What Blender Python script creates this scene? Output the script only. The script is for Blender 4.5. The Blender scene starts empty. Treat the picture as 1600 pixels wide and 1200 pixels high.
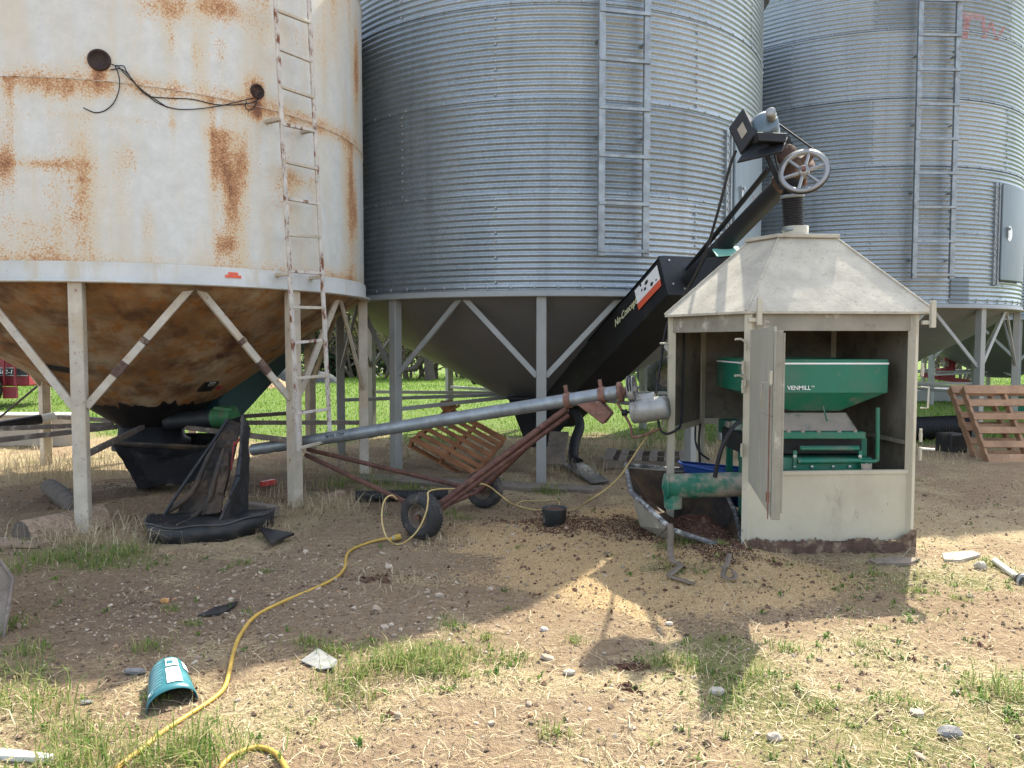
import bpy, bmesh, math, random
import numpy as np
from mathutils import Vector, Matrix, noise as mnoise
R_ = math.radians
random.seed(7); rng = np.random.default_rng(7)
scene = bpy.context.scene
COL = scene.collection
# ------------------------------------------------------------------ camera
CAMH = 1.6; PITCH = R_(3.0); F = 1209.0
cd = bpy.data.cameras.new('camera'); cam = bpy.data.objects.new('camera', cd); COL.objects.link(cam)
cam.location = (0, 0, CAMH); cam.rotation_euler = (R_(90) - PITCH, 0, 0)
cd.sensor_width = 36; cd.lens = F / 1600 * 36; cd.clip_end = 2000; cd.clip_start = 0.05
scene.camera = cam
# ------------------------------------------------------------------ sky + sun (sun behind the bins, high, to the right)
SUN = Vector((0.43, 0.78, 1.0)).normalized()
ELEV = math.asin(SUN.z); AZ = math.atan2(SUN.x, SUN.y)
w = bpy.data.worlds.new('World'); scene.world = w; w.use_nodes = True
nt = w.node_tree; bg = nt.nodes['Background']
sky = nt.nodes.new('ShaderNodeTexSky'); sky.sky_type = 'NISHITA'; sky.sun_disc = False
sky.sun_elevation = ELEV; sky.sun_rotation = AZ; sky.air_density = 1.0; sky.dust_density = 2.0
hs = nt.nodes.new('ShaderNodeHueSaturation'); hs.inputs['Saturation'].default_value = .62
nt.links.new(sky.outputs[0], hs.inputs['Color']); nt.links.new(hs.outputs[0], bg.inputs[0]); bg.inputs[1].default_value = 0.15
sl = bpy.data.lights.new('sun', 'SUN'); so = bpy.data.objects.new('sun', sl); COL.objects.link(so)
sl.energy = 3.3; sl.angle = R_(0.6); sl.color = (1, 0.94, 0.80)
so.rotation_euler = SUN.to_track_quat('Z', 'Y').to_euler(); so.location = (10, 20, 30)
scene.view_settings.view_transform = 'Standard'; scene.view_settings.look = 'None'
scene.view_settings.exposure = 1.88; scene.view_settings.gamma = 1
scene.cycles.max_bounces = 8; scene.cycles.diffuse_bounces = 5

# ------------------------------------------------------------------ pixel helpers (photo 1600x1200)
CP, SP = math.cos(PITCH), math.sin(PITCH)
def ray(px, py):
    u = (px - 800) / F; v = (600 - py) / F
    return Vector((u, v * SP + CP, v * CP - SP))
def at(px, py, Y):
    d = ray(px, py); t = Y / d.y
    return Vector((d.x * t, Y, CAMH + d.z * t))
def gr(px, py, z=0.0):
    d = ray(px, py); t = (z - CAMH) / d.z
    return Vector((d.x * t, d.y * t, z))
def cyl(px, py, c, R):
    d = ray(px, py); a = d.x**2 + d.y**2; b = -2 * (d.x * c[0] + d.y * c[1]); q = c[0]**2 + c[1]**2 - R * R
    disc = b * b - 4 * a * q
    t = (-b - math.sqrt(max(disc, 0))) / (2 * a)
    p = Vector((d.x * t, d.y * t, CAMH + d.z * t))
    return math.atan2(p.y - c[1], p.x - c[0]), p.z

# ------------------------------------------------------------------ mesh builder
class MB:
    def __init__(s): s.v = []; s.f = []; s.m = []; s.sm = []; s.cur = 0; s.smooth = False
    def add(s, vs, fs):
        o = len(s.v); s.v.extend([Vector(a) for a in vs])
        for f in fs: s.f.append([i + o for i in f]); s.m.append(s.cur); s.sm.append(s.smooth)
        return s
    def box(s, c, size, rot=None):
        c = Vector(c); h = Vector(size) / 2; vs = []
        for x in (-1, 1):
            for y in (-1, 1):
                for z in (-1, 1):
                    p = Vector((x * h.x, y * h.y, z * h.z))
                    if rot is not None: p = rot @ p
                    vs.append(c + p)
        return s.add(vs, [(0,1,3,2),(4,6,7,5),(0,4,5,1),(2,3,7,6),(0,2,6,4),(1,5,7,3)])
    def beam(s, p, q, w, h, up=(0, 0, 1)):
        p = Vector(p); q = Vector(q); z = (q - p); L = z.length; z.normalize()
        u = Vector(up); x = u.cross(z)
        if x.length < 1e-4: x = Vector((1, 0, 0)).cross(z)
        x.normalize(); y = z.cross(x)
        return s.box((p + q) / 2, (w, h, L), Matrix((x, y, z)).transposed())
    def tube(s, pts, r, n=10, cap=True, closed=False):
        pts = [Vector(p) for p in pts]; k = len(pts)
        rs = r if isinstance(r, (list, tuple)) else [r] * k
        t0 = (pts[1] - pts[0]).normalized(); a = Vector((0, 0, 1)) if abs(t0.z) < .9 else Vector((1, 0, 0))
        x = a.cross(t0).normalized(); vs = []
        for i in range(k):
            if closed: t = (pts[(i + 1) % k] - pts[i - 1])
            else: t = pts[min(i + 1, k - 1)] - pts[max(i - 1, 0)]
            t.normalize(); x = (x - t * x.dot(t)).normalized(); y = t.cross(x)
            for j in range(n):
                an = 2 * math.pi * j / n
                vs.append(pts[i] + (x * math.cos(an) + y * math.sin(an)) * rs[i])
        fs = []
        for i in range(k if closed else k - 1):
            i2 = (i + 1) % k
            for j in range(n):
                j2 = (j + 1) % n; fs.append((i * n + j, i * n + j2, i2 * n + j2, i2 * n + j))
        old = s.smooth; s.smooth = True; s.add(vs, fs); s.smooth = old
        if cap and not closed:
            s.add([vs[j] for j in range(n)], [tuple(reversed(range(n)))])
            s.add([vs[(k - 1) * n + j] for j in range(n)], [tuple(range(n))])
        return s
    def lathe(s, o, axis, prof, n=32, smooth=True):
        o = Vector(o); z = Vector(axis).normalized(); a = Vector((0, 0, 1)) if abs(z.z) < .9 else Vector((1, 0, 0))
        x = a.cross(z).normalized(); y = z.cross(x); vs = []
        for (r, h) in prof:
            for j in range(n):
                an = 2 * math.pi * j / n; vs.append(o + z * h + (x * math.cos(an) + y * math.sin(an)) * r)
        fs = []
        for i in range(len(prof) - 1):
            for j in range(n):
                j2 = (j + 1) % n; fs.append((i * n + j, i * n + j2, (i + 1) * n + j2, (i + 1) * n + j))
        old = s.smooth; s.smooth = smooth; s.add(vs, fs); s.smooth = old
        return s
    def prism(s, pts, ext):
        n = len(pts); e = Vector(ext); a = [Vector(p) for p in pts]; b = [p + e for p in a]
        fs = [tuple(range(n)), tuple(reversed(range(n, 2 * n)))]
        for i in range(n): j = (i + 1) % n; fs.append((i, i + n, j + n, j))
        return s.add(a + b, fs)
    def loft(s, A, B, capa=True, capb=True):
        n = len(A); fs = [(i, (i + 1) % n, n + (i + 1) % n, n + i) for i in range(n)]
        if capa: fs.append(tuple(reversed(range(n))))
        if capb: fs.append(tuple(range(n, 2 * n)))
        return s.add(list(A) + list(B), fs)
    def arcbox(s, c, r0, r1, t0, t1, z0, z1, n=8):
        A = []
        for k in range(n + 1):
            t = t0 + (t1 - t0) * k / n
            for (r, z) in ((r0, z0), (r1, z0), (r1, z1), (r0, z1)):
                A.append((c[0] + r * math.cos(t), c[1] + r * math.sin(t), z))
        fs = [(3, 2, 1, 0), tuple(4 * n + i for i in range(4))]
        for k in range(n):
            for i in range(4):
                j = (i + 1) % 4; fs.append((4 * k + i, 4 * k + j, 4 * k + 4 + j, 4 * k + 4 + i))
        return s.add(A, fs)
    def build(s, name, mat, parent=None, bevel=0, label=None, fixn=True):
        o = ORG(parent)
        me = bpy.data.meshes.new(name)
        me.from_pydata([tuple(v - o) for v in s.v], [], s.f)
        mats = mat if isinstance(mat, (list, tuple)) else [mat]
        for m in mats: me.materials.append(m)
        me.polygons.foreach_set('material_index', s.m); me.polygons.foreach_set('use_smooth', s.sm)
        if fixn:
            bm = bmesh.new(); bm.from_mesh(me); bmesh.ops.recalc_face_normals(bm, faces=bm.faces); bm.to_mesh(me); bm.free()
        me.update()
        ob = bpy.data.objects.new(name, me); COL.objects.link(ob)
        if parent is not None: ob.parent = parent
        if bevel:
            b = ob.modifiers.new('bevel', 'BEVEL'); b.width = bevel; b.segments = 1; b.limit_method = 'ANGLE'; b.angle_limit = R_(40)
        if label: ob['label'] = label
        return ob
def ORG(o):
    if o is None: return Vector((0, 0, 0))
    l = Vector(o.location)
    return l + ORG(o.parent) if o.parent else l
def thing(name, label, cat, loc=(0, 0, 0), group=None):
    o = bpy.data.objects.new(name, None); COL.objects.link(o); o.location = loc; o.empty_display_size = .2
    o['label'] = label; o['category'] = cat
    if group: o['group'] = group
    return o
def tag(o, label=None, cat=None, group=None, kind=None):
    if label: o['label'] = label
    if cat: o['category'] = cat
    if group: o['group'] = group
    if kind: o['kind'] = kind
    return o
def npmesh(name, verts, faces, mats, parent=None, smooth=False, midx=None, attrs=None):
    """verts (n,3), faces (m,k) numpy"""
    me = bpy.data.meshes.new(name); nv = len(verts); nf, k = faces.shape
    me.vertices.add(nv); me.vertices.foreach_set('co', np.asarray(verts, np.float32).ravel())
    me.loops.add(nf * k); me.loops.foreach_set('vertex_index', faces.astype(np.int32).ravel())
    me.polygons.add(nf); me.polygons.foreach_set('loop_start', np.arange(nf, dtype=np.int32) * k)
    try: me.polygons.foreach_set('loop_total', np.full(nf, k, np.int32))
    except Exception: pass
    for m in (mats if isinstance(mats, (list, tuple)) else [mats]): me.materials.append(m)
    if midx is not None: me.polygons.foreach_set('material_index', midx.astype(np.int32))
    me.polygons.foreach_set('use_smooth', np.full(nf, smooth))
    for nme, arr in (attrs or {}).items():
        a = me.attributes.new(nme, 'FLOAT', 'POINT'); a.data.foreach_set('value', np.asarray(arr, np.float32))
    me.update(calc_edges=True)
    ob = bpy.data.objects.new(name, me); COL.objects.link(ob)
    if parent is not None: ob.parent = parent
    return ob
def text(name, s, size, origin, right, up, mat, parent, shear=0, bold=0, ext=.0015, align='LEFT', warp=None):
    cu = bpy.data.curves.new('t', 'FONT'); cu.body = s; cu.size = size; cu.shear = shear; cu.offset = bold
    cu.extrude = ext; cu.align_x = align; cu.resolution_u = 3
    ob = bpy.data.objects.new('t', cu); COL.objects.link(ob); bpy.context.view_layer.update()
    dg = bpy.context.evaluated_depsgraph_get(); me0 = ob.evaluated_get(dg).to_mesh()
    r = Vector(right).normalized(); u = Vector(up).normalized(); n = r.cross(u)
    vs = []
    for v in me0.vertices:
        if warp: vs.append(warp(v.co))
        else: vs.append(Vector(origin) + r * v.co.x + u * v.co.y + n * v.co.z)
    fs = [tuple(p.vertices) for p in me0.polygons]
    bpy.data.objects.remove(ob)
    m = MB(); m.add(vs, fs)
    return m.build(name, mat, parent, fixn=False)

# ------------------------------------------------------------------ materials
def _mix(n, l, a, b, fac, mode='MIX'):
    m = n.new('ShaderNodeMix'); m.data_type = 'RGBA'; m.blend_type = mode; m.clamp_factor = True
    for sock, val in ((m.inputs[6], a), (m.inputs[7], b)):
        if isinstance(val, tuple): sock.default_value = (*val[:3], 1)
        else: l.new(val, sock)
    if isinstance(fac, (int, float)): m.inputs[0].default_value = fac
    else: l.new(fac, m.inputs[0])
    return m.outputs[2]
def _noise(n, l, vec, scale, detail=4, rough=.55, stretch=None):
    if stretch:
        mp = n.new('ShaderNodeMapping'); mp.inputs['Scale'].default_value = stretch; l.new(vec, mp.inputs[0]); vec = mp.outputs[0]
    t = n.new('ShaderNodeTexNoise'); t.inputs['Scale'].default_value = scale; t.inputs['Detail'].default_value = detail
    t.inputs['Roughness'].default_value = rough; l.new(vec, t.inputs['Vector'])
    return t.outputs[0]
def _ramp(n, l, val, lo, hi, a=0., b=1.):
    r = n.new('ShaderNodeMapRange'); r.clamp = True
    r.inputs[1].default_value = lo; r.inputs[2].default_value = hi; r.inputs[3].default_value = a; r.inputs[4].default_value = b
    l.new(val, r.inputs[0]); return r.outputs[0]
def _math(n, l, op, a, b=None):
    m = n.new('ShaderNodeMath'); m.operation = op
    for i, v in enumerate((a, b)):
        if v is None: continue
        if isinstance(v, (int, float)): m.inputs[i].default_value = v
        else: l.new(v, m.inputs[i])
    return m.outputs[0]
def newmat(name):
    m = bpy.data.materials.new(name); m.use_nodes = True; n = m.node_tree.nodes; l = m.node_tree.links
    b = n['Principled BSDF']; tc = n.new('ShaderNodeTexCoord')
    return m, n, l, b, tc.outputs['Object']
def _bump(n, l, b, h, strength, dist=.01):
    bp = n.new('ShaderNodeBump'); bp.inputs['Strength'].default_value = strength; bp.inputs['Distance'].default_value = dist
    l.new(h, bp.inputs['Height']); l.new(bp.outputs[0], b.inputs['Normal'])
def M(name, base, rough=.6, metal=0., var=.25, vs=5, stretch=None, layers=(), bump=.15, bs=60, bdist=.005, spec=.4):
    """layers: (colour, scale, lo, hi, stretch, roughness-or-None)"""
    m, n, l, b, vec = newmat(name)
    n1 = _noise(n, l, vec, vs, 5, .6, stretch)
    lo = tuple(c * (1 - var) for c in base); hi = tuple(min(c * (1 + var), .95) for c in base)
    col = _mix(n, l, lo, hi, _ramp(n, l, n1, .3, .7)); rg = None
    for i, (c, sc, a, e, st, rr) in enumerate(layers):
        nn = _noise(n, l, vec, sc, 8, .65, st); fac = _ramp(n, l, nn, a, e)
        col = _mix(n, l, col, c, fac)
        if rr is not None:
            q = n.new('ShaderNodeMix'); q.data_type = 'FLOAT'; l.new(fac, q.inputs[0])
            if rg is None: q.inputs[2].default_value = rough
            else: l.new(rg, q.inputs[2])
            q.inputs[3].default_value = rr; rg = q.outputs[0]
    l.new(col, b.inputs['Base Color'])
    if rg is None: b.inputs['Roughness'].default_value = rough
    else: l.new(rg, b.inputs['Roughness'])
    b.inputs['Metallic'].default_value = metal; b.inputs['Specular IOR Level'].default_value = spec
    if bump: _bump(n, l, b, _noise(n, l, vec, bs, 4, .6, stretch), bump, bdist)
    return m
RUST = (.16, .055, .022); RUST2 = (.30, .13, .045); DKRUST = (.07, .028, .018)
m_galv, n, l, b, vec = newmat('galvanised_steel')
vo = n.new('ShaderNodeTexVoronoi'); vo.inputs['Scale'].default_value = 55; l.new(vec, vo.inputs['Vector'])
big = _noise(n, l, vec, 1.3, 6, .65)
c0 = _mix(n, l, (.222, .262, .286), (.335, .385, .415), vo.outputs['Color'])
c0 = _mix(n, l, c0, (.18, .215, .23), _ramp(n, l, big, .45, .75, 0, .6))
c0 = _mix(n, l, c0, (.28, .25, .20), _ramp(n, l, _noise(n, l, vec, 3.0, 8, .7, (1, 1, .25)), .58, .8, 0, .3))
tn = n.new('ShaderNodeAttribute'); tn.attribute_name = 'tone'
strk = _noise(n, l, vec, 4.5, 6, .6, (1, 1, .06))
c0 = _mix(n, l, c0, (.135, .155, .165), _ramp(n, l, strk, .54, .78, 0, .55))
c0 = _mix(n, l, c0, (.50, .53, .53), _ramp(n, l, tn.outputs['Fac'], 0, .5, 0, .22)); c0 = _mix(n, l, c0, (.12, .14, .15), _ramp(n, l, tn.outputs['Fac'], 0, -.5, 0, .30))
l.new(c0, b.inputs['Base Color']); b.inputs['Metallic'].default_value = .75
l.new(_ramp(n, l, vo.outputs['Distance'], 0, .6, .34, .5), b.inputs['Roughness'])
_bump(n, l, b, _noise(n, l, vec, 2.6, 4), .24, .03)
m_galv2 = M('galvanised_tube', (.25, .275, .285), .5, .65, .25, 9, layers=[((.22, .2, .17), 6, .55, .75, None, .8)], bump=.1)
m_galvdoor = M('galvanised_door_sheet', (.145, .18, .20), .5, .4, .12, 2, (1, 1, .3), layers=[((.2, .22, .23), 9, .6, .8, (1, 1, .2), .7)], bump=.05)
m_bolt = M('bolt_zinc', (.34, .35, .35), .45, .8, .2, 30, bump=0)
# white bin paint: rust driven by a painted mask + speckle
m_white, n, l, b, vec = newmat('white_rusty_paint')
at_ = n.new('ShaderNodeAttribute'); at_.attribute_name = 'rust'
sp = _noise(n, l, vec, 64, 4, .65); bl = _noise(n, l, vec, 9, 6, .68); st = _noise(n, l, vec, 5, 6, .6, (1, 1, .16))
spc = _math(n, l, 'ADD', _math(n, l, 'MULTIPLY', _math(n, l, 'SUBTRACT', sp, .5), 2.2), .5)
g = _math(n, l, 'ADD', _math(n, l, 'MULTIPLY', spc, .40), _math(n, l, 'MULTIPLY', bl, .45))
g = _math(n, l, 'ADD', g, _math(n, l, 'MULTIPLY', at_.outputs['Fac'], .34))
base = _mix(n, l, (.46, .45, .405), (.565, .56, .515), _ramp(n, l, bl, .3, .7))
base = _mix(n, l, base, (.52, .42, .27), _ramp(n, l, _math(n, l, 'ADD', st, _math(n, l, 'MULTIPLY', at_.outputs['Fac'], .36)), .50, .86, 0, .8))
c1 = _mix(n, l, base, (.52, .32, .15), _ramp(n, l, g, .60, .72, 0, .75))
c1 = _mix(n, l, c1, (.36, .165, .07), _ramp(n, l, g, .69, .82, 0, .85))
c1 = _mix(n, l, c1, (.15, .06, .032), _ramp(n, l, g, .83, 1.0, 0, .9))
c1 = _mix(n, l, c1, (.10, .05, .03), _ramp(n, l, _noise(n, l, vec, 75, 2), .74, .78, 0, .9))
l.new(c1, b.inputs['Base Color']); l.new(_ramp(n, l, g, .6, .8, .45, .85), b.inputs['Roughness'])
_bump(n, l, b, _noise(n, l, vec, 2.0, 2), .10, .04)
m_wcone = M('rusty_cone_steel', (.26, .145, .065), .7, .05, .5, 3, layers=[((.42, .35, .24), 1.7, .46, .70, (1, 1, .6), None), ((.30, .13, .035), 6, .48, .66, (1, 1, .5), .85), ((.085, .04, .022), 2.6, .50, .68, (1, 1, .7), .9), ((.05, .028, .02), 26, .66, .74, None, None)], bump=.15, bs=30)
m_wleg = M('white_chipped_steel', (.42, .375, .30), .6, 0, .18, 6, layers=[((.40, .31, .20), 5, .46, .72, (1, 1, .3), .7), (RUST, 22, .61, .70, None, .85), (DKRUST, 40, .68, .74, None, .9)], bump=.2)
m_wband = M('white_ring_paint', (.46, .45, .405), .55, 0, .12, 3, layers=[((.42, .34, .22), 6, .50, .72, (1, 1, .2), .7), (RUST, 24, .66, .74, None, .85)], bump=.1)
m_wrust = M('ladder_chipped_paint', (.46, .42, .365), .65, 0, .2, 8, layers=[(RUST, 16, .52, .62, (1, 1, .5), .85), (DKRUST, 35, .62, .72, None, .9)], bump=.25)
m_drip = M('black_sealant', (.012, .011, .011), .55, 0, .4, 8)
m_gleg = M('grey_painted_steel', (.26, .265, .245), .5, 0, .1, 3, layers=[((.24, .23, .2), 6, .58, .78, (1, 1, .3), .65)], bump=.06)
m_gcone = M('grey_cone_sheet', (.165, .165, .165), .5, .1, .15, 1.2, layers=[((.18, .17, .14), 3, .55, .75, None, .6)], bump=.12, bs=3, bdist=.04)
m_rustrod = M('rusty_tube', (.11, .05, .035), .7, .2, .4, 12, layers=[((.2, .1, .07), 25, .55, .7, None, None), ((.05, .03, .025), 6, .55, .7, None, None)], bump=.3)
m_rustclamp = M('rusty_red_paint', (.17, .085, .06), .7, .1, .35, 14, layers=[((.28, .19, .15), 20, .55, .7, None, None)], bump=.3)
m_rubber = M('tyre_rubber', (.028, .027, .026), .75, 0, .4, 10, layers=[((.20, .16, .12), 7, .56, .78, None, .95)], bump=.3)
m_rim = M('muddy_rim', (.14, .105, .075), .8, .1, .35, 10, layers=[((.05, .04, .035), 9, .5, .7, None, None)], bump=.3)
m_black = M('black_painted_steel', (.009, .010, .012), .6, 0, .3, 4, layers=[((.05, .046, .04), 5, .56, .8, None, .7)], bump=.08)
m_blackpl = M('black_plastic', (.010, .011, .013), .5, 0, .35, 5, layers=[((.065, .057, .046), 3.5, .5, .75, None, .85)], bump=.15)
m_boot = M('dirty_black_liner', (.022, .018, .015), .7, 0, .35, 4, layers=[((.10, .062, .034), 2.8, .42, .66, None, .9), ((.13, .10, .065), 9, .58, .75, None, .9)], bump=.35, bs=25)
m_belt = M('black_rubber', (.013, .013, .014), .6, 0, .3, 20, bump=.1)
m_green = M('mill_green_paint', (.010, .145, .085), .42, 0, .10, 3, layers=[((.075, .14, .10), 4, .46, .74, (1, 1, .5), .7), ((.19, .18, .135), 7, .56, .78, (1, 1, .6), .9), ((.02, .03, .025), 40, .72, .78, None, .9)], bump=.05)
m_greendust = M('dusty_green_paint', (.014, .125, .08), .6, 0, .2, 5, layers=[((.30, .25, .19), 2.6, .44, .56, None, .95)], bump=.12)
m_dust = M('dusty_sheet', (.30, .25, .20), .95, 0, .12, 4, layers=[((.03, .11, .075), 7, .55, .72, None, .6)], bump=.1)
m_mint = M('mint_lid', (.22, .48, .38), .4, 0, .1, 5, bump=.03)
m_cream = M('cream_enclosure_paint', (.43, .395, .30), .55, 0, .08, 3, layers=[((.38, .335, .255), 2.6, .50, .72, (1, 1, .45), .75), ((.26, .23, .185), 5, .60, .74, (1, 1, .5), .8), ((.15, .12, .09), 17, .655, .72, None, .85)], bump=.16, bs=3.2, bdist=.05)
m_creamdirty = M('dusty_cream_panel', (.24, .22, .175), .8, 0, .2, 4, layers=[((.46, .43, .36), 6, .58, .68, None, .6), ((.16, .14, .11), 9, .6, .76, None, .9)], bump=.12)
m_roof = M('dusty_roof_sheet', (.40, .365, .29), .85, 0, .2, 5, layers=[((.27, .23, .17), 34, .56, .70, None, .9), ((.42, .38, .31), 3, .52, .74, None, .85), ((.14, .12, .10), 60, .69, .74, None, .9)], bump=.16, bs=4, bdist=.04)
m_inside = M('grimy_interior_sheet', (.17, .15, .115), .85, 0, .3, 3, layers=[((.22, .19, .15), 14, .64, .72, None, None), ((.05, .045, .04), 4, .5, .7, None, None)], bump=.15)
m_rustbase = M('rusted_base', (.085, .050, .036), .85, 0, .4, 10, layers=[((.24, .18, .12), 9, .5, .66, None, None)], bump=.3)
m_door = M('enclosure_door_paint', (.36, .345, .28), .5, 0, .08, 3, layers=[((.30, .29, .26), 2.5, .5, .75, (1, 1, .25), .6)], bump=.05)
m_motor = M('motor_grey', (.30, .30, .28), .5, .4, .2, 10, layers=[((.16, .12, .09), 7, .55, .7, None, .8)], bump=.1)
m_alu = M('cast_aluminium', (.27, .27, .265), .4, .55, .1, 10, bump=.06)
m_orange = M('pallet_wood', (.28, .125, .055), .8, 0, .42, 5, (1, 1, 1), layers=[((.26, .12, .05), 10, .55, .75, None, None)], bump=.2)
m_pallet = M('pallet_wood_pale', (.31, .18, .10), .8, 0, .25, 4, layers=[((.25, .14, .08), 9, .55, .72, None, None), ((.40, .26, .16), 5, .58, .75, None, None)], bump=.2)
m_oldwood = M('weathered_wood', (.16, .13, .10), .9, 0, .3, 7, layers=[((.10, .08, .065), 16, .52, .7, (1, 1, 1), None)], bump=.35)
m_log = M('split_log_wood', (.28, .20, .135), .9, 0, .35, 6, (1, 6, 6), layers=[((.10, .06, .045), 9, .52, .7, (1, 6, 6), None)], bump=.5, bs=20)
m_bark = M('bark', (.085, .07, .055), .9, 0, .35, 14, bump=.5)
m_yellow = M('yellow_cord', (.42, .27, .05), .5, 0, .15, 20, layers=[((.35, .22, .06), 14, .6, .75, None, .7)], bump=.03)
m_tan = M('tan_cord', (.45, .33, .13), .5, 0, .15, 20, bump=.03)
m_teal = M('teal_jug_plastic', (.028, .14, .16), .35, 0, .15, 9, layers=[((.07, .21, .23), 12, .55, .7, None, None)], bump=.05)
m_white_label = M('white_label', (.74, .74, .72), .5, 0, .08, 20, bump=.02)
m_red_label = M('red_label', (.62, .10, .045), .5, 0, .1, 20, bump=.02)
m_letter = M('white_lettering', (.8, .8, .78), .5, 0, .05, 20, bump=0)
m_letterp = M('pale_yellow_lettering', (.62, .60, .38), .5, 0, .1, 20, bump=0)
m_ink = M('black_ink', (.02, .022, .024), .6, 0, .2, 20, bump=0)
m_spray = M('faded_red_spray', (.30, .165, .16), .6, .2, .3, 8, layers=[((.38, .30, .31), 14, .5, .7, None, None)], bump=.02)
m_redm = M('machine_red', (.22, .022, .03), .45, 0, .15, 3, layers=[((.15, .05, .04), 4, .6, .8, None, .7)], bump=.03)
m_tgreen = M('tractor_green', (.035, .20, .03), .4, 0, .1, 3, bump=.03)
m_glass = M('dark_glass', (.02, .025, .03), .08, 0, .1, 3, bump=0, spec=.6)
m_blue = M('blue_tub_plastic', (.03, .085, .30), .4, 0, .12, 4, layers=[((.14, .19, .36), 8, .6, .75, None, None)], bump=.04)
m_conc = M('concrete_block', (.38, .33, .26), .9, 0, .12, 4, layers=[((.26, .22, .17), 3, .5, .72, None, None)], bump=.2)
m_stone = M('field_stone', (.42, .38, .33), .85, 0, .25, 8, layers=[((.25, .21, .18), 18, .55, .7, None, None)], bump=.4)
m_dstone = M('grey_stone', (.16, .155, .15), .8, 0, .25, 10, bump=.3)
m_orstone = M('orange_stone', (.42, .22, .08), .85, 0, .25, 14, bump=.3)
m_tarp = M('grey_tarp', (.06, .065, .065), .95, 0, .2, 3, bump=.3, bs=8, bdist=.05)
m_strawpile = M('straw_heap', (.36, .24, .13), .95, 0, .4, 10, bump=.8, bs=25, bdist=.06)
m_strap = M('grey_strap', (.15, .12, .09), .85, 0, .25, 16, bump=.3)
m_pvc = M('white_pipe', (.62, .61, .56), .5, 0, .1, 6, bump=.05)

m_strut = M('shaded_strut_paint', (.13, .105, .085), .75, 0, .35, 7, layers=[((.38, .33, .27), 6, .56, .68, None, None), (RUST, 14, .58, .7, None, None)], bump=.2)  # strut colour darkened for shade under the white bin; pale and rust patches
m_port = M('dark_port', (.035, .02, .016), .8, 0, .4, 14, layers=[(RUST, 12, .6, .7, None, None)], bump=.3)  # near-black brown for the black port interior, with rust patches
m_logend = M('log_end_grain', (.095, .075, .06), .9, 0, .3, 20, bump=.4)

m_tarpblack = M('matte_black_liner', (.008, .008, .009), .85, 0, .4, 4, layers=[((.04, .034, .027), 4, .55, .75, None, .95)], bump=.2, spec=.2)
# ------------------------------------------------------------------ ground sheet
def gauss(x, y, cx, cy, sx, sy, a=1.0, rot=0.):
    dx = x - cx; dy = y - cy; c, s = math.cos(rot), math.sin(rot)
    return a * np.exp(-(((dx * c + dy * s) / sx) ** 2 + ((-dx * s + dy * c) / sy) ** 2))
class VN:   # fast tiled value noise for numpy
    def __init__(s, seed): s.g = np.random.default_rng(seed).random((256, 256))
    def __call__(s, x, y, sc):
        x = np.asarray(x) * sc; y = np.asarray(y) * sc; xi = np.floor(x).astype(int); yi = np.floor(y).astype(int)
        fx = x - xi; fy = y - yi; fx = fx * fx * (3 - 2 * fx); fy = fy * fy * (3 - 2 * fy); g = s.g
        a = g[xi % 256, yi % 256]; b = g[(xi + 1) % 256, yi % 256]; c = g[xi % 256, (yi + 1) % 256]; d = g[(xi + 1) % 256, (yi + 1) % 256]
        return (a * (1 - fx) + b * fx) * (1 - fy) + (c * (1 - fx) + d * fx) * fy
    def fbm(s, x, y, sc, o=4):
        r = 0; am = .5; t = 0
        for k in range(o): r = r + am * s(np.asarray(x) + 7.3 * k, np.asarray(y) - 3.1 * k, sc * 2 ** k); t += am; am *= .55
        return r / t
N1, N2, N3 = VN(1), VN(2), VN(3)
def H(x, y):
    x = np.asarray(x, float); y = np.asarray(y, float)
    near = np.clip((16 - y) / 4, .25, 1)
    h = (N1.fbm(x, y, .9, 3) - .5) * .05 + (N2.fbm(x, y, 6, 3) - .5) * .022 * near + (N3(x, y, 22) - .5) * .010 * near
    h = h + (N3.fbm(x, y, 2.3, 2) - .5) * .03 * near
    h = h + gauss(x, y, .85, 5.7, .8, .8, .035) + gauss(x, y, 1.45, 5.75, .45, .5, .07) + gauss(x, y, .62, 6.6, .35, .3, .04)
    h = h + gauss(x, y, -3.3, 7.35, .95, .22, .17, .35)      # earth ridge under the white bin
    h = h - gauss(x, y, 1.0, 2.9, .12, .5, .015)
    return h
def Hs(x, y): return float(H(x, y))
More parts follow.
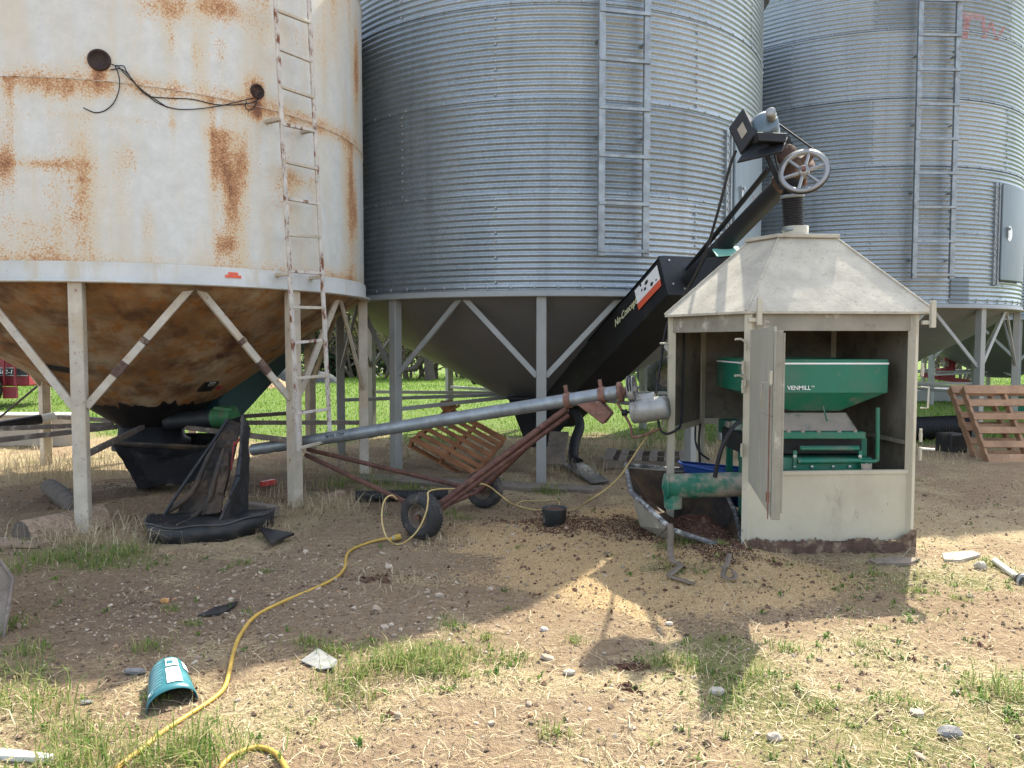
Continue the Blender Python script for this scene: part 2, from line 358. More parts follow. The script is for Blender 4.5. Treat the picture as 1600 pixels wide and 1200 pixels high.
def masks(x, y):
    n = N1.fbm(x + 50, y, .8, 4); n2 = N2.fbm(x, y + 31, 2.6, 4); n3 = N3.fbm(x - 17, y, 7, 3)
    grain = gauss(x, y, .85, 5.5, 1.05, 1.1, 1.5) + gauss(x, y, 1.7, 5.1, .9, .5, .95) + gauss(x, y, .2, 6.5, 1.0, .7, .8) + gauss(x, y, 1.1, 7.2, .6, .7, .7)
    grain = np.clip(grain * 1.15 - .35 + (n2 - .5) * 1.2, 0, 1)
    dark = gauss(x, y, .75, 6.75, .65, .30, 1.7) + gauss(x, y, .35, 6.35, .22, .2, .8) + gauss(x, y, 1.5, 5.65, .35, .3, .9) + gauss(x, y, 1.2, 6.3, .5, .4, 1.0) + gauss(x, y, -.95, 5.2, .25, .15, .6) + gauss(x, y, .6, 3.75, .1, .08, .9)
    dark = np.clip(dark * 1.2 - .25 + (n3 - .5) * 1.4, 0, 1)
    grass = gauss(x, y, -.55, 3.95, .62, .30, 1.0, -.12) + gauss(x, y, 1.12, 3.75, .22, .55, .95) + gauss(x, y, 2.4, 4.9, .75, .75, .75) + gauss(x, y, 3.6, 5.2, .9, .8, .6)
    grass += gauss(x, y, 2.0, 3.4, 1.3, .7, .6) + gauss(x, y, 1.7, 2.8, 1.2, .5, .65) + gauss(x, y, -1.9, 2.75, .8, .35, .95) + gauss(x, y, -3.0, 3.6, .5, 1.3, .9) + gauss(x, y, -3.5, 5.9, .7, .35, 1.0) + gauss(x, y, -2.9, 5.6, .5, .3, .7)
    grass += gauss(x, y, -1.35, 8.5, .75, .6, 1.0) + gauss(x, y, 1.05, 5.3, .3, .16, .7) + gauss(x, y, -6, 10.8, 2.5, 1.2, .7) + gauss(x, y, -.4, 2.9, 1.4, .5, .4) + gauss(x, y, 5, 9, 2.5, 1.5, .22)
    lawn = np.clip((y - 11.9 + (n - .5) * 4 + (n2 - .5) * 2) / 1.5, 0, 1)
    grass = np.clip(grass * 1.25 - .22 + (n2 - .5) * 1.5 + (n3 - .5) * .5, 0, 1)
    grass = np.maximum(grass * (y < 14), lawn)
    straw = .25 + gauss(x, y, 1.6, 3.2, 2.2, .9, .6) + gauss(x, y, 3.4, 6.5, 1.6, 2, .6) + gauss(x, y, -2.6, 3.0, 1.3, .5, .6) + gauss(x, y, -1.9, 7.3, .8, .8, .6) + gauss(x, y, 2, 11.6, 4, 2.2, .8) + gauss(x, y, -6, 10, 3, 1.4, .8) + gauss(x, y, -3, 6.1, 1.6, .35, .6) + gauss(x, y, .0, 8.2, 1.5, .8, .4)
    straw = np.clip(straw * 1.1 - .2 + (n2 - .5) * 1.3, 0, 1) * (1 - .75 * lawn)
    gravel = gauss(x, y, -1.6, 5.2, .95, .9, 1.0) + gauss(x, y, -.8, 4.3, .9, .5, .6) + gauss(x, y, .1, 3.2, 1.0, .6, .45) + gauss(x, y, -2.2, 4.4, .8, .7, .6) + gauss(x, y, -.5, 6.1, .7, .5, .5)
    gravel = np.clip(gravel + (n - .5) * .8, 0, 1)
    dkbrown = np.clip(gauss(x, y, -2.2, 4.6, 1.2, 1.0, 1) + gauss(x, y, -3, 8.3, 2.3, 1.3, 1.2) + gauss(x, y, .5, 11, 2.4, 1.5, .9) + (n - .5) * .6, 0, 1)  # darker brown ground at the left and under two bins
    return dict(lawn=lawn, grass=grass, straw=straw, grain=grain, dark=dark, gravel=gravel, dkbrown=dkbrown)
def lin(segs):
    out = []
    for a, b, st in segs: out.append(np.arange(a, b, st))
    return np.concatenate(out)
gx = lin([(-700, -100, 100), (-100, -30, 10), (-30, -8, 1.0), (-8, -4.5, .12), (-4.5, 4.5, .035), (4.5, 9, .12), (9, 30, 1.0), (30, 100, 10), (100, 701, 100)])
gy = lin([(-60, -5, 5), (-5, 1.4, .4), (1.4, 7.5, .032), (7.5, 12, .07), (12, 20, .25), (20, 45, .8), (45, 120, 10), (120, 901, 130)])
GX, GY = np.meshgrid(gx, gy); X = GX.ravel(); Y = GY.ravel()
V = np.stack([X, Y, H(X, Y)], 1); nx, ny = len(gx), len(gy)
ii = (np.arange(ny - 1)[:, None] * nx + np.arange(nx - 1)[None]).ravel()
Fq = np.stack([ii, ii + 1, ii + nx + 1, ii + nx], 1)
m_ground, n, l, b, vec = newmat('farmyard_ground')
def A(nm):
    a = n.new('ShaderNodeAttribute'); a.attribute_name = nm; return a.outputs['Fac']
f1 = _noise(n, l, vec, 34, 6, .7); f2 = _noise(n, l, vec, 8, 6, .65); f3 = _noise(n, l, vec, 110, 3, .6)
cg = _mix(n, l, (.175, .115, .068), (.39, .29, .18), _ramp(n, l, f1, .3, .7))
cg = _mix(n, l, cg, (.38, .295, .19), _ramp(n, l, f2, .45, .7, 0, .5))
cg = _mix(n, l, cg, (.125, .08, .05), _math(n, l, 'MULTIPLY', A('dkbrown'), _ramp(n, l, f2, .3, .65, .3, .85)))
cg = _mix(n, l, cg, (.30, .27, .23), _math(n, l, 'MULTIPLY', A('gravel'), _ramp(n, l, f3, .52, .62, 0, .65)))
def over(c, attr, col_a, col_b, gain=1.5):
    fac = _ramp(n, l, _math(n, l, 'ADD', _math(n, l, 'MULTIPLY', attr, 1.0), _math(n, l, 'MULTIPLY', _math(n, l, 'SUBTRACT', f1, .5), 1.1)), .32, .62)
    return _mix(n, l, c, _mix(n, l, col_a, col_b, _ramp(n, l, f3, .35, .65)), fac)
cg = over(cg, A('straw'), (.30, .225, .125), (.49, .395, .245))
cg = over(cg, A('grain'), (.43, .285, .145), (.64, .475, .26))
cg = over(cg, A('dark'), (.06, .026, .018), (.13, .06, .04))
cg = over(cg, _math(n, l, 'MULTIPLY', A('grass'), .62), (.15, .15, .055), (.27, .24, .115))
cg = _mix(n, l, cg, (.085, .155, .022), _math(n, l, 'MULTIPLY', A('lawn'), _ramp(n, l, f2, .2, .7, .6, .95)))
l.new(cg, b.inputs['Base Color']); b.inputs['Roughness'].default_value = .95; b.inputs['Specular IOR Level'].default_value = .1
_bump(n, l, b, _math(n, l, 'ADD', f1, _math(n, l, 'MULTIPLY', f3, .6)), 1.0, .035)
ground = npmesh('ground', V, Fq, m_ground, smooth=True, attrs=masks(X, Y)); ground['kind'] = 'structure'

# ------------------------------------------------------------------ bins
def shell_grid(c, rz, ncol, name, mats, parent, attr=None, t0=0., t1=2 * math.pi):
    """rz: list of (r,z)"""
    o = ORG(parent); rr = np.array([a[0] for a in rz]); zz = np.array([a[1] for a in rz]); k = len(rz)
    th = np.linspace(t0, t1, ncol, endpoint=False)
    T, I = np.meshgrid(th, np.arange(k)); Rr = rr[I]
    Vv = np.stack([c[0] + Rr * np.cos(T) - o.x, c[1] + Rr * np.sin(T) - o.y, zz[I] - o.z], 2).reshape(-1, 3)
    a = np.arange(k - 1)[:, None] * ncol; j = np.arange(ncol)[None]; j2 = (j + 1) % ncol
    Fv = np.stack([(a + j), (a + j2), (a + ncol + j2), (a + ncol + j)], 2).reshape(-1, 4)
    return npmesh(name, Vv, Fv, mats, parent, True, None, attr(T.ravel(), zz[I].ravel()) if attr else None)
def legs_braces(c, R, n_leg, th0, zr, zb, w, mat, parent, matb, strut_z, strut_mat, hub=.35, outer=.0, skip=(), patch=None):
    for k in range(n_leg):
        t = th0 + 2 * math.pi * k / n_leg; u = Vector((math.cos(t), math.sin(t), 0)); tg = Vector((-u.y, u.x, 0))
        p = Vector((c[0], c[1], 0)) + u * R
        m = MB(); m.beam(p + Vector((0, 0, -.06)), p + Vector((0, 0, zr)), w, w, u); m.build('leg', mat, parent, .006)
        for s in (-1, 1):
            tm = t + s * math.pi / n_leg; um = Vector((math.cos(tm), math.sin(tm), 0))
            a = p + tg * s * w * .42 + Vector((0, 0, zb)); q = Vector((c[0], c[1], zr - .02)) + um * (R * math.cos(math.pi / n_leg) * 1.0 + .10) - tg * s * .03
            m = MB(); m.beam(a, q, .065, .035, u); m.build('brace', matb, parent, .004)
            if patch and patch(k, s):
                for f0, f1 in ((.25, .36), (.52, .56)):
                    m = MB(); m.beam(a.lerp(q, f0), a.lerp(q, f1), .072, .042, u); m.build('rusted_weld_patch', m_rustbase, parent)
        if strut_z:
            h = Vector((c[0], c[1], strut_z + .04)) + u * hub
            m = MB(); m.beam(p + Vector((0, 0, strut_z)), h, .05, .05); m.build('strut', strut_mat, parent, .004)

# ---- white rusty hopper bin
WC = (-4.15, 8.87); WR = 2.42
wb = thing('hopper_bin', 'white painted hopper bin with rust streaks, rusty cone and a leaning chipped ladder', 'grain bin', (WC[0], WC[1], 0), 'hopper bins in a row')
feats = [(345,250,15,42,1),(362,300,11,60,1),(352,382,13,15,1),(378,255,10,38,.8),(340,215,18,12,.6),(270,12,30,22,.9),(345,12,38,22,1),(265,60,9,40,.6),(305,80,9,45,.5),(225,10,20,25,.35),(345,90,9,45,.5),(150,120,5,28,1.1),(164,110,4,22,.9),(402,172,6,16,1.2),(400,135,16,16,.9),
 (155,95,22,14,.8),(10,250,10,35,.7),(60,255,65,8,.7),(130,262,22,50,.5),(130,345,22,60,.55),(60,362,60,28,.4),(200,245,25,30,.45),(230,345,9,34,.6),(557,110,4,60,1.0),(555,330,3,35,.7),(546,300,10,90,.4),(440,290,22,50,.5),(470,285,30,14,.5),(215,190,160,7,.3),(60,300,90,60,.22),(480,70,30,40,.35),(270,180,8,30,.5),(90,140,80,16,.5)]
fm = []
for (px, py, sx, sy, a) in feats:
    t, z = cyl(px, py, WC, WR); t2, z2 = cyl(px + sx, py, WC, WR); _, z3 = cyl(px, py + sy, WC, WR)
    fm.append((t, z, max(abs(t2 - t), .012), abs(z3 - z), a))
SEAM = 3.78
def wattr(T, Z):
    T = (T + math.pi) % (2 * math.pi) - math.pi
    r = np.zeros_like(T)
    for (t, z, s1, s2, a) in fm: r += a * np.exp(-((T - t) / s1) ** 2 - ((Z - z) / s2) ** 2)
    u = T * WR
    r += .80 * np.exp(-((Z - SEAM) / .10) ** 2) * np.clip(N1.fbm(u, Z * 0, 1.2, 3) * 1.5, .2, 1.1)
    r += 1.0 * np.exp(-np.clip(Z - 2.29, 0, 9) / .10) * np.clip(N2.fbm(u, Z * 0, 1.4, 3) * 1.7 - .1, .1, 1.1)
    r += .38 * N3.fbm(u, Z * .5, 1.6, 4) ** 2
    v = np.clip(N2.fbm(u, Z * .10, 3.2, 3) - .52, 0, 1) * 2.0; r += v * .75
    run = np.clip(N3.fbm(u, Z * .05, 9, 2) - .60, 0, 1) * 4; r += run * np.clip(1.3 - np.where(Z < SEAM, SEAM - Z, 5.6 - Z) / 1.1, 0, 1) * .55
    r += .45 * np.clip((Z - 4.3) / 1.0, 0, 1) * np.clip(N1.fbm(u, Z * .6, 1.3, 4) * 2 - .8, 0, 1)
    return dict(rust=r)
zs = np.concatenate([np.arange(2.27, SEAM - .006, .045), [SEAM - .005, SEAM, SEAM + .005], np.arange(SEAM + .045, 5.42, .045), [5.42]])
prof = [(WR + (.006 if abs(z - SEAM) < .004 else 0), z) for z in zs]
shell_grid(WC, prof, 320, 'bin_wall', m_white, wb, wattr)
m = MB(); m.lathe((WC[0], WC[1], 0), (0, 0, 1), [(WR, SEAM + .004), (WR + .007, SEAM + .0015), (WR + .007, SEAM - .0015), (WR, SEAM - .004)], 200); m.build('seam_weld', m_wrust, wb)
m = MB(); m.lathe((WC[0], WC[1], 0), (0, 0, 1), [(WR, 5.42), (WR + .01, 5.45), (WR - .12, 5.58), (.35, 6.7), (.35, 6.85), (0.01, 6.9)], 96); m.build('roof', m_wleg, wb)
m = MB(); m.lathe((WC[0], WC[1], 0), (0, 0, 1), [(WR + .015, 2.285), (WR + .02, 2.27), (WR + .022, 2.135), (WR + .075, 2.125), (WR + .075, 2.11), (WR - .12, 2.11)], 128); m.build('base_ring', m_wband, wb)
m = MB(); m.lathe((WC[0], WC[1], 0), (0, 0, 1), [(WR + .005, 2.14), (1.55, 1.53), (.62, .88)], 128); m.build('cone', m_wcone, wb)
m = MB(); vs = []; K = 160
for i in range(K):
    t = 2 * math.pi * i / K; e = .62 + .09 * (mnoise.noise((math.cos(t) * 6, math.sin(t) * 6, 1)) ) + .07 * mnoise.noise((math.cos(t) * 17, math.sin(t) * 17, 3))
    for (r, off) in ((max(e, .5) + .10, .006), (.33, .006), (.33, -.10)):
        z = .88 + (r - .62) * .70 if off > 0 else .66
        vs.append((WC[0] + (r + .008) * math.cos(t), WC[1] + (r + .008) * math.sin(t), z - off))
m.add(vs, [(3 * i + a, 3 * ((i + 1) % K) + a, 3 * ((i + 1) % K) + a + 1, 3 * i + a + 1) for i in range(K) for a in (0, 1)]); m.build('sealant_collar', m_drip, wb)
for k in range(16):   # welded seams of the cone
    t = R_(-78) + 2 * math.pi * (k + .35) / 16; u = Vector((math.cos(t), math.sin(t), 0)); o = Vector((WC[0], WC[1], 0))
    m = MB(); m.beam(o + u * 2.40 + Vector((0, 0, 2.135)), o + u * .72 + Vector((0, 0, .952)), .022, .008, u); m.build('cone_seam', m_wcone, wb)
legs_braces(WC, WR - .02, 8, R_(-78), 2.12, 1.06, .11, m_wleg, wb, m_wleg, .64, m_strut, .40, patch=lambda k, s: (k == 0 and s > 0) or (k == 1 and s < 0))
# lid marker plates on the cone: level window and hatch
p = at(108, 580, 7.25)
def cone_pt(px, py, r0=2.42, z0=2.14, r1=.62, z1=.88, c=WC, off=.01):
    d = ray(px, py); best = None
    for i in range(4000):
        t = 4 + i * .0025; q = Vector((d.x * t, d.y * t, CAMH + d.z * t)); rr = math.hypot(q.x - c[0], q.y - c[1])
        zc = z1 + (rr - r1) * (z0 - z1) / (r0 - r1)
        if q.z > zc - off and rr < r0 + .1: return q
    return at(px, py, c[1])
def cone_plate(px, py, w, h, mat, name, parent, c=WC, ang=0., **kw):
    q = cone_pt(px, py, c=c, **kw); u = Vector((q.x - c[0], q.y - c[1], 0)).normalized(); sl = Vector((u.x * .82, u.y * .82, .57)); tg = Vector((-u.y, u.x, 0)); nn = tg.cross(sl)
    rot = Matrix((tg, sl, nn)).transposed() @ Matrix.Rotation(ang, 3, 'Z')
    mm = MB(); mm.box(q, (w, h, .02), rot); return mm.build(name, mat, parent)
cone_plate(92, 576, .24, .08, m_drip, 'sight_glass', wb, ang=-.3)
hp = cone_plate(325, 604, .17, .17, m_drip, 'sampling_port', wb)
cone_plate(331, 600, .07, .06, m_alu, 'port_lever', hp, off=.03)
cone_plate(343, 606, .05, .06, m_redm, 'port_tag', hp, off=.03)
# cable ports with wires
def wpt(px, py, off=.02):
    t, z = cyl(px, py, WC, WR + off); return Vector((WC[0] + (WR + off) * math.cos(t), WC[1] + (WR + off) * math.sin(t), z))
for (px, py, r) in ((155, 94, .085), (402, 143, .065)):
    q = wpt(px, py, 0); u = Vector((q.x - WC[0], q.y - WC[1], 0)).normalized()
    m = MB(); m.lathe(q - u * .02, u, [(r * 1.1, 0), (r * 1.05, .03), (r * .85, .045), (r * .8, .025), (.005, .025)], 24); m.build('cable_port', m_port, wb)
def smooth_path(pts, k=5):
    out = []; P = [Vector(p) for p in pts]; P = [P[0] * 2 - P[1]] + P + [P[-1] * 2 - P[-2]]
    for i in range(1, len(P) - 2):
        for j in range(k):
            t = j / k; a, b2, c2, d = P[i - 1], P[i], P[i + 1], P[i + 2]
            out.append(.5 * ((2 * b2) + (c2 - a) * t + (2 * a - 5 * b2 + 4 * c2 - d) * t * t + (3 * b2 - a - 3 * c2 + d) * t ** 3))
    out.append(P[-2]); return out
WIRES = [[(174,100),(182,103),(184,103),(200,120),(225,143),(245,160),(275,170),(310,170),(345,165),(375,158),(400,152)],
 [(172,109),(190,108),(205,122),(228,148),(260,153),(300,155),(345,164),(395,160),(410,147)],
 [(180,103),(186,120),(186,140),(178,160),(165,172),(150,176),(138,172),(130,168)], [(385,158),(384,168),(392,172),(400,162),(402,150),(408,145)], [(180,103),(193,103),(198,112),(215,135),(235,150),(262,168)]]
for wpx in WIRES:
    m = MB(); m.tube(smooth_path([wpt(x, y, .015 + .01 * math.sin(i)) for i, (x, y) in enumerate(wpx)]), .0045, 5); m.build('sensor_wire', m_belt, wb)
# red-white maker's decal on the ring
for (x0, x1, y0, y1) in ((352, 377, 430.5, 433.5), (357, 372, 426, 429)):
    t0, z0 = cyl(x0, y1, WC, WR + .024); t1, z1 = cyl(x1, y0, WC, WR + .024)
    m = MB(); m.arcbox(WC, WR + .021, WR + .025, t0, t1, z0, z1, 4); m.build('decal', m_red_label, wb)
# ladder of the white bin
t = R_(-31); u = Vector((math.cos(t), math.sin(t), 0)); tg = Vector((-u.y, u.x, 0)); o = Vector((WC[0], WC[1], 0)) + u * (WR + .17)
lad = bpy.data.objects.new('ladder', None); COL.objects.link(lad); lad.parent = wb
lean = lambda z: -.05 * (z - .6)
def lp(s, z): return o + tg * (s * .21 + lean(z)) + Vector((0, 0, z))
for s, zb in ((-1, .57), (1, .66)):
    m = MB(); m.beam(lp(s, zb), lp(s, 5.6), .045, .022, u); m.build('rail', m_wrust, lad, .003)
z = .60
k = 0
while z < 5.5:
    m = MB(); m.beam(lp(-1, z), lp(1, z + (.01 if k % 3 else .03)), .032, .028); m.build('rung', m_wrust if k % 2 else m_wleg, lad, .003); z += .335; k += 1
for z in (2.25, SEAM - .12):
    for s in (-1, 1):
        m = MB(); m.beam(lp(s, z), lp(s, z) - u * .19, .05, .03); m.build('standoff', m_wleg, lad)

# ---- galvanised bins
PITCHC = .0705
def join_into(ob, m, parent, mi):
    o = ORG(parent); me = ob.data; bm = bmesh.new(); bm.from_mesh(me); vv = [bm.verts.new(v - o) for v in m.v]
    for f in m.f:
        try: fc = bm.faces.new([vv[i] for i in f]); fc.material_index = mi
        except ValueError: pass
    bm.to_mesh(me); bm.free(); me.update()
def galv_bin(c, R, n_leg, leg0, zr, zt, label, seam0, seamh, ladder=None, door=None, vis=(-2.9, .2), apex=.62, strut=.78):
    g = thing('hopper_bin', label, 'grain bin', (c[0], c[1], 0), 'hopper bins in a row')
    seams = [seam0 + seamh * i for i in range(-1, 8) if zr < seam0 + seamh * i < zt]
    zz = np.arange(zr + .03, zt, PITCHC / 7)
    rz = [(R + .0100 * math.sin(2 * math.pi * (z - seam0) / PITCHC), z) for z in zz]
    def tone(T, Zz):
        ri = np.floor((Zz - seam0) / seamh).astype(int); ci = np.floor((T + .22 - (ri % 2) * math.pi / 8) / (math.pi / 4)).astype(int)
        return dict(tone=N1.g[(ri * 37 + int(c[0] * 10)) % 256, (ci * 91) % 256] - .5)
    sh = shell_grid(c, rz, 176, 'bin_wall', [m_galv, m_bolt], g, tone)
    m = MB()
    def bolt(t, z):
        q = Vector((c[0] + (R + .004) * math.cos(t), c[1] + (R + .004) * math.sin(t), z)); uu = Vector((math.cos(t), math.sin(t), 0))
        m.lathe(q, uu, [(.015, 0), (.015, .010), (.009, .017), (.001, .017)], 6, False)
    def vis_ok(t): return True
    nb = int(2 * math.pi * R / .27)
    for zsm in seams + [zr + .06]:
        for i in range(nb):
            t = -math.pi + 2 * math.pi * i / nb + .03
            if vis[0] < t < vis[1]: bolt(t, zsm + .01)
    join_into(sh, m, g, 1)
    m2 = MB(); m = MB()
    for i, zsm in enumerate(seams):       # lapped vertical joints of the sheets, staggered
        z1 = min(zsm + seamh, zt) if i < len(seams) - 1 else zt
        for k in range(8):
            t = -math.pi + 2 * math.pi * (k + .5 * (i % 2)) / 8 - .22
            if vis[0] < t < vis[1]:
                for zb in np.arange(zsm + .06, z1 - .03, PITCHC * 1.33): bolt(t, zb)
    if m.v: join_into(sh, m, g, 1)
    for zsm in seams:
        mm = MB(); mm.lathe((c[0], c[1], 0), (0, 0, 1), [(R - .002, zsm + .022), (R + .0085, zsm + .016), (R + .0095, zsm + .004), (R + .0075, zsm - .001), (R - .002, zsm - .001)], 176); mm.build('lap_joint', m_galv, g)
    mm = MB(); mm.lathe((c[0], c[1], 0), (0, 0, 1), [(R + .03, zt - .03), (R + .14, zt - .06), (R + .14, zt - .04), (.5, zt + (R - .5) * .36), (.5, zt + (R - .5) * .36 + .2), (.02, zt + (R - .5) * .36 + .24)], 120); mm.build('roof', m_galv2, g)
    mm = MB(); mm.lathe((c[0], c[1], 0), (0, 0, 1), [(R + .008, zr + .035), (R + .02, zr + .03), (R + .02, zr - .015), (R + .055, zr - .018), (R + .055, zr - .035), (R - .15, zr - .035)], 160); mm.build('base_ring', m_gleg, g)
    mm = MB(); mm.lathe((c[0], c[1], 0), (0, 0, 1), [(R - .02, zr - .01), (R * .72, zr - (R * .28) * .62), (R * .715, zr - (R * .285) * .62 - .004), (.35, apex)], 160); mm.build('cone', m_gcone, g)
    legs_braces(c, R - .06, n_leg, leg0, zr - .02, 1.22, .115, m_gleg, g, m_gleg, strut, m_gleg, .5)
    if ladder:
        pxa, pxb, pyb, rungs = ladder
        ta, _ = cyl(pxa, 300, c, R + .14); tb, zb = cyl(pxb, pyb, c, R + .14); tm = (ta + tb) / 2
        uu = Vector((math.cos(tm), math.sin(tm), 0)); tt = Vector((-uu.y, uu.x, 0)); oo = Vector((c[0], c[1], 0)) + uu * (R + .14); hw = (R + .14) * math.sin((tb - ta) / 2) * .93
        L = bpy.data.objects.new('ladder', None); COL.objects.link(L); L.parent = g
        for s in (-1, 1):
            mm = MB(); mm.beam(oo + tt * s * hw + Vector((0, 0, zb)), oo + tt * s * hw + Vector((0, 0, zt + .1)), .075, .05, uu); mm.build('rail', m_galv2, L, .003)
        z = zb + .06
        while z < zt:
            mm = MB(); mm.beam(oo + tt * hw * -1.12 + Vector((0, 0, z)) + uu * .02, oo + tt * hw * 1.12 + Vector((0, 0, z)) + uu * .03, .036, .04); mm.build('rung', m_galv2, L, .003)
            z += rungs
        for z in np.arange(zb + .3, zt, 1.05):
            for s in (-1, 1):
                mm = MB(); mm.beam(oo + tt * s * hw + Vector((0, 0, z)), oo + tt * s * hw + Vector((0, 0, z)) - uu * .16, .05, .008); mm.build('standoff', m_galv2, L)
    if door:
        (x0, y0, x1, y1, xb) = door
        t0, z1 = cyl(x0, y0, c, R + .05); _, z0 = cyl(x0, y1, c, R + .05)
        t1 = t0 + x1 / R
        D = bpy.data.objects.new('door', None); COL.objects.link(D); D.parent = g
        mm = MB(); mm.arcbox(c, R - .01, R + .075, t0, t1, z0, z1, 8); mm.build('door_panel', m_galvdoor, D, .01)
        mm = MB(); mm.arcbox(c, R - .01, R + .03, t0 - .12 / R, t0 - .015 / R, z0 - .08, z1 + .02, 3); mm.arcbox(c, R - .01, R + .05, t0 - .05 / R, t0 - .015 / R, z0 - .08, z1 + .02, 2); fr = mm.build('door_frame', [m_galv2, m_bolt], D)
        m = MB()
        for zb in np.arange(z0, z1, .1):
            q = Vector((c[0] + (R + .03) * math.cos(t0 - .085 / R), c[1] + (R + .03) * math.sin(t0 - .085 / R), zb)); m.lathe(q, (math.cos(t0), math.sin(t0), 0), [(.016, 0), (.016, .01), (.002, .014)], 6, False)
        join_into(fr, m, g, 1)
        tl = t0 + .13 / R; zl = (z0 + z1) / 2 + .02
        mm = MB(); mm.arcbox(c, R + .075, R + .10, tl, tl + .035 / R, zl - .10, zl + .07, 1); mm.arcbox(c, R + .10, R + .13, tl + .005 / R, tl + .03 / R, zl + .02, zl + .06, 1); mm.build('latch', m_bolt, D)
        return g, D, t0, z0, z1
    return g
MC = (.5, 12.0); MR = 3.15
midbin, md, mt0, mz0, mz1 = galv_bin(MC, MR, 10, R_(-93), 2.17, 6.65, 'galvanised corrugated hopper bin in the middle, behind the tube auger, with ladder on its front', 2.17 + .07, 1.055, (936, 1010, 402, .525), (1147, 208, .95, 392, 0))
# worn red spot on the mid door
for dx, dz, r in ((.62, -.12, .045), (.55, .02, .02), (.57, -.02, .018), (.66, -.16, .03)):
    t = mt0 + dx / MR; q = Vector((MC[0] + (MR + .077) * math.cos(t), MC[1] + (MR + .077) * math.sin(t), (mz0 + mz1) / 2 + dz))
    m = MB(); m.lathe(q, (math.cos(t), math.sin(t), 0), [(r, 0), (r * .9, .002), (.001, .002)], 14); m.build('red_paint_spot', m_spray, md)
RC = (6.4, 15.5); RRr = 3.15
rightbin, rd, rt0, rz0, rz1 = galv_bin(RC, RRr, 10, R_(-66), 2.2, 7.6, 'galvanised corrugated hopper bin with red spray letters near its eave and a grey door', 2.2 + .1, 1.05, (1428, 1487, 436, .525), (1566, 288, .9, 438, 0), apex=.66)
t = rt0 + .22 / RRr; uu = Vector((math.cos(t), math.sin(t), 0)); q = Vector((RC[0], RC[1], 0)) + uu * (RRr + .077)
q.z = cyl(1582, 366, RC, RRr + .07)[1]
m = MB(); a = Vector((-uu.y, uu.x, 0)); K = 20
m.prism([q + a * .085 * math.cos(2 * math.pi * i / K) + Vector((0, 0, .125 * math.sin(2 * math.pi * i / K))) for i in range(K)], uu * .004); m.build('oval_sticker', m_white_label, rd)
# patched joint low on the right bin
t0, z0 = cyl(1484, 474, RC, RRr + .012); t1, z1 = cyl(1514, 434, RC, RRr + .012)
zz = np.arange(z0, z1, PITCHC / 7); m = MB(); vs = []; KK = 7
for z in zz:
    for k in range(KK):
        tt = t0 + (t1 - t0) * k / (KK - 1); r = RRr + .016 + .0100 * math.sin(2 * math.pi * (z - 2.3) / PITCHC); vs.append((RC[0] + r * math.cos(tt), RC[1] + r * math.sin(tt), z))
m.smooth = True; m.add(vs, [(i * KK + k, i * KK + k + 1, (i + 1) * KK + k + 1, (i + 1) * KK + k) for i in range(len(zz) - 1) for k in range(KK - 1)]); m.build('patch_sheet', m_galvdoor, rightbin)
# sprayed letters T W following the corrugation
def stroke(p, q, wpx, parent):
    K = 18; Wn = 4; vs = []; d = Vector((q[0] - p[0], q[1] - p[1])); nn = Vector((-d.y, d.x)).normalized() * wpx / 2
    for i in range(K + 1):
        for k in range(Wn):
            x = p[0] + d.x * i / K + nn.x * (2 * k / (Wn - 1) - 1); y = p[1] + d.y * i / K + nn.y * (2 * k / (Wn - 1) - 1)
            t, z = cyl(x, y, RC, RRr + .01); r = RRr + .0025 + .0100 * math.sin(2 * math.pi * (z - 2.3) / PITCHC)
            vs.append((RC[0] + r * math.cos(t), RC[1] + r * math.sin(t), z))
    mm = MB(); mm.smooth = True; mm.add(vs, [(i * Wn + k, i * Wn + k + 1, (i + 1) * Wn + k + 1, (i + 1) * Wn + k) for i in range(K) for k in range(Wn - 1)]); return mm
for i, (p, q, wd) in enumerate([((1498, 21), (1536, 27), 9), ((1512, 28), (1508, 60), 9), ((1537, 24), (1539, 60), 6), ((1539, 60), (1550, 33), 4), ((1550, 33), (1558, 62), 5), ((1558, 62), (1570, 42), 4)]):
    stroke(p, q, wd, rightbin).build('sprayed_letter', m_spray, rightbin)
FC = (13.6, 21.5)
farbin = galv_bin(FC, 3.15, 10, R_(-80), 2.2, 7.4, 'galvanised corrugated hopper bin at the right edge, mostly hidden behind the bin with red letters', 2.3, 1.05, None, None, (-3.1, .2), apex=.66)
# ------------------------------------------------------------------ wheeled tube auger
TL = at(395, 703, 7.95); TR = at(972, 612, 6.6); TD = (TR - TL).normalized()
def tl(f): return TL.lerp(TR, f)
ag = thing('tube_auger', 'long grey galvanised tube auger on a rusty two wheeled frame', 'auger', (-.6, 6.9, 0))
NT = 24
m = MB(); m.tube([tl(i / NT) for i in range(NT + 1)], .060, 24); m.build('auger_tube', m_galv2, ag)
for f0, f1 in ((.43, .437), (.70, .703)):
    m = MB(); m.tube([tl(f0), tl(f1)], .063, 24); m.build('tube_seam', m_galv2, ag)
upv = Vector((0, 0, 1)); side = TD.cross(upv).normalized(); tup = side.cross(TD)
if tup.z < 0: tup = -tup
cs = side if side.y < 0 else -side      # side facing the camera
for f in (.875, .955):
    m = MB(); m.tube([tl(f - .006), tl(f + .008)], .070, 24); m.box(tl(f) + tup * .10, (.03, .02, .07), Matrix((TD, cs, tup)).transposed()); m.build('clamp', m_rustclamp, ag)
# lettering wraps on the tube
def on_tube(co, f0, ang0, r=.0615):
    p = tl(f0) + TD * co.x; a = ang0 + co.y / r
    return p + (cs * math.cos(a) + tup * math.sin(a)) * r
text('lettering', 'Farm King', .056, None, (1, 0, 0), (0, 0, 1), m_ink, ag, .25, .001, warp=lambda co: on_tube(co, .235, .05))
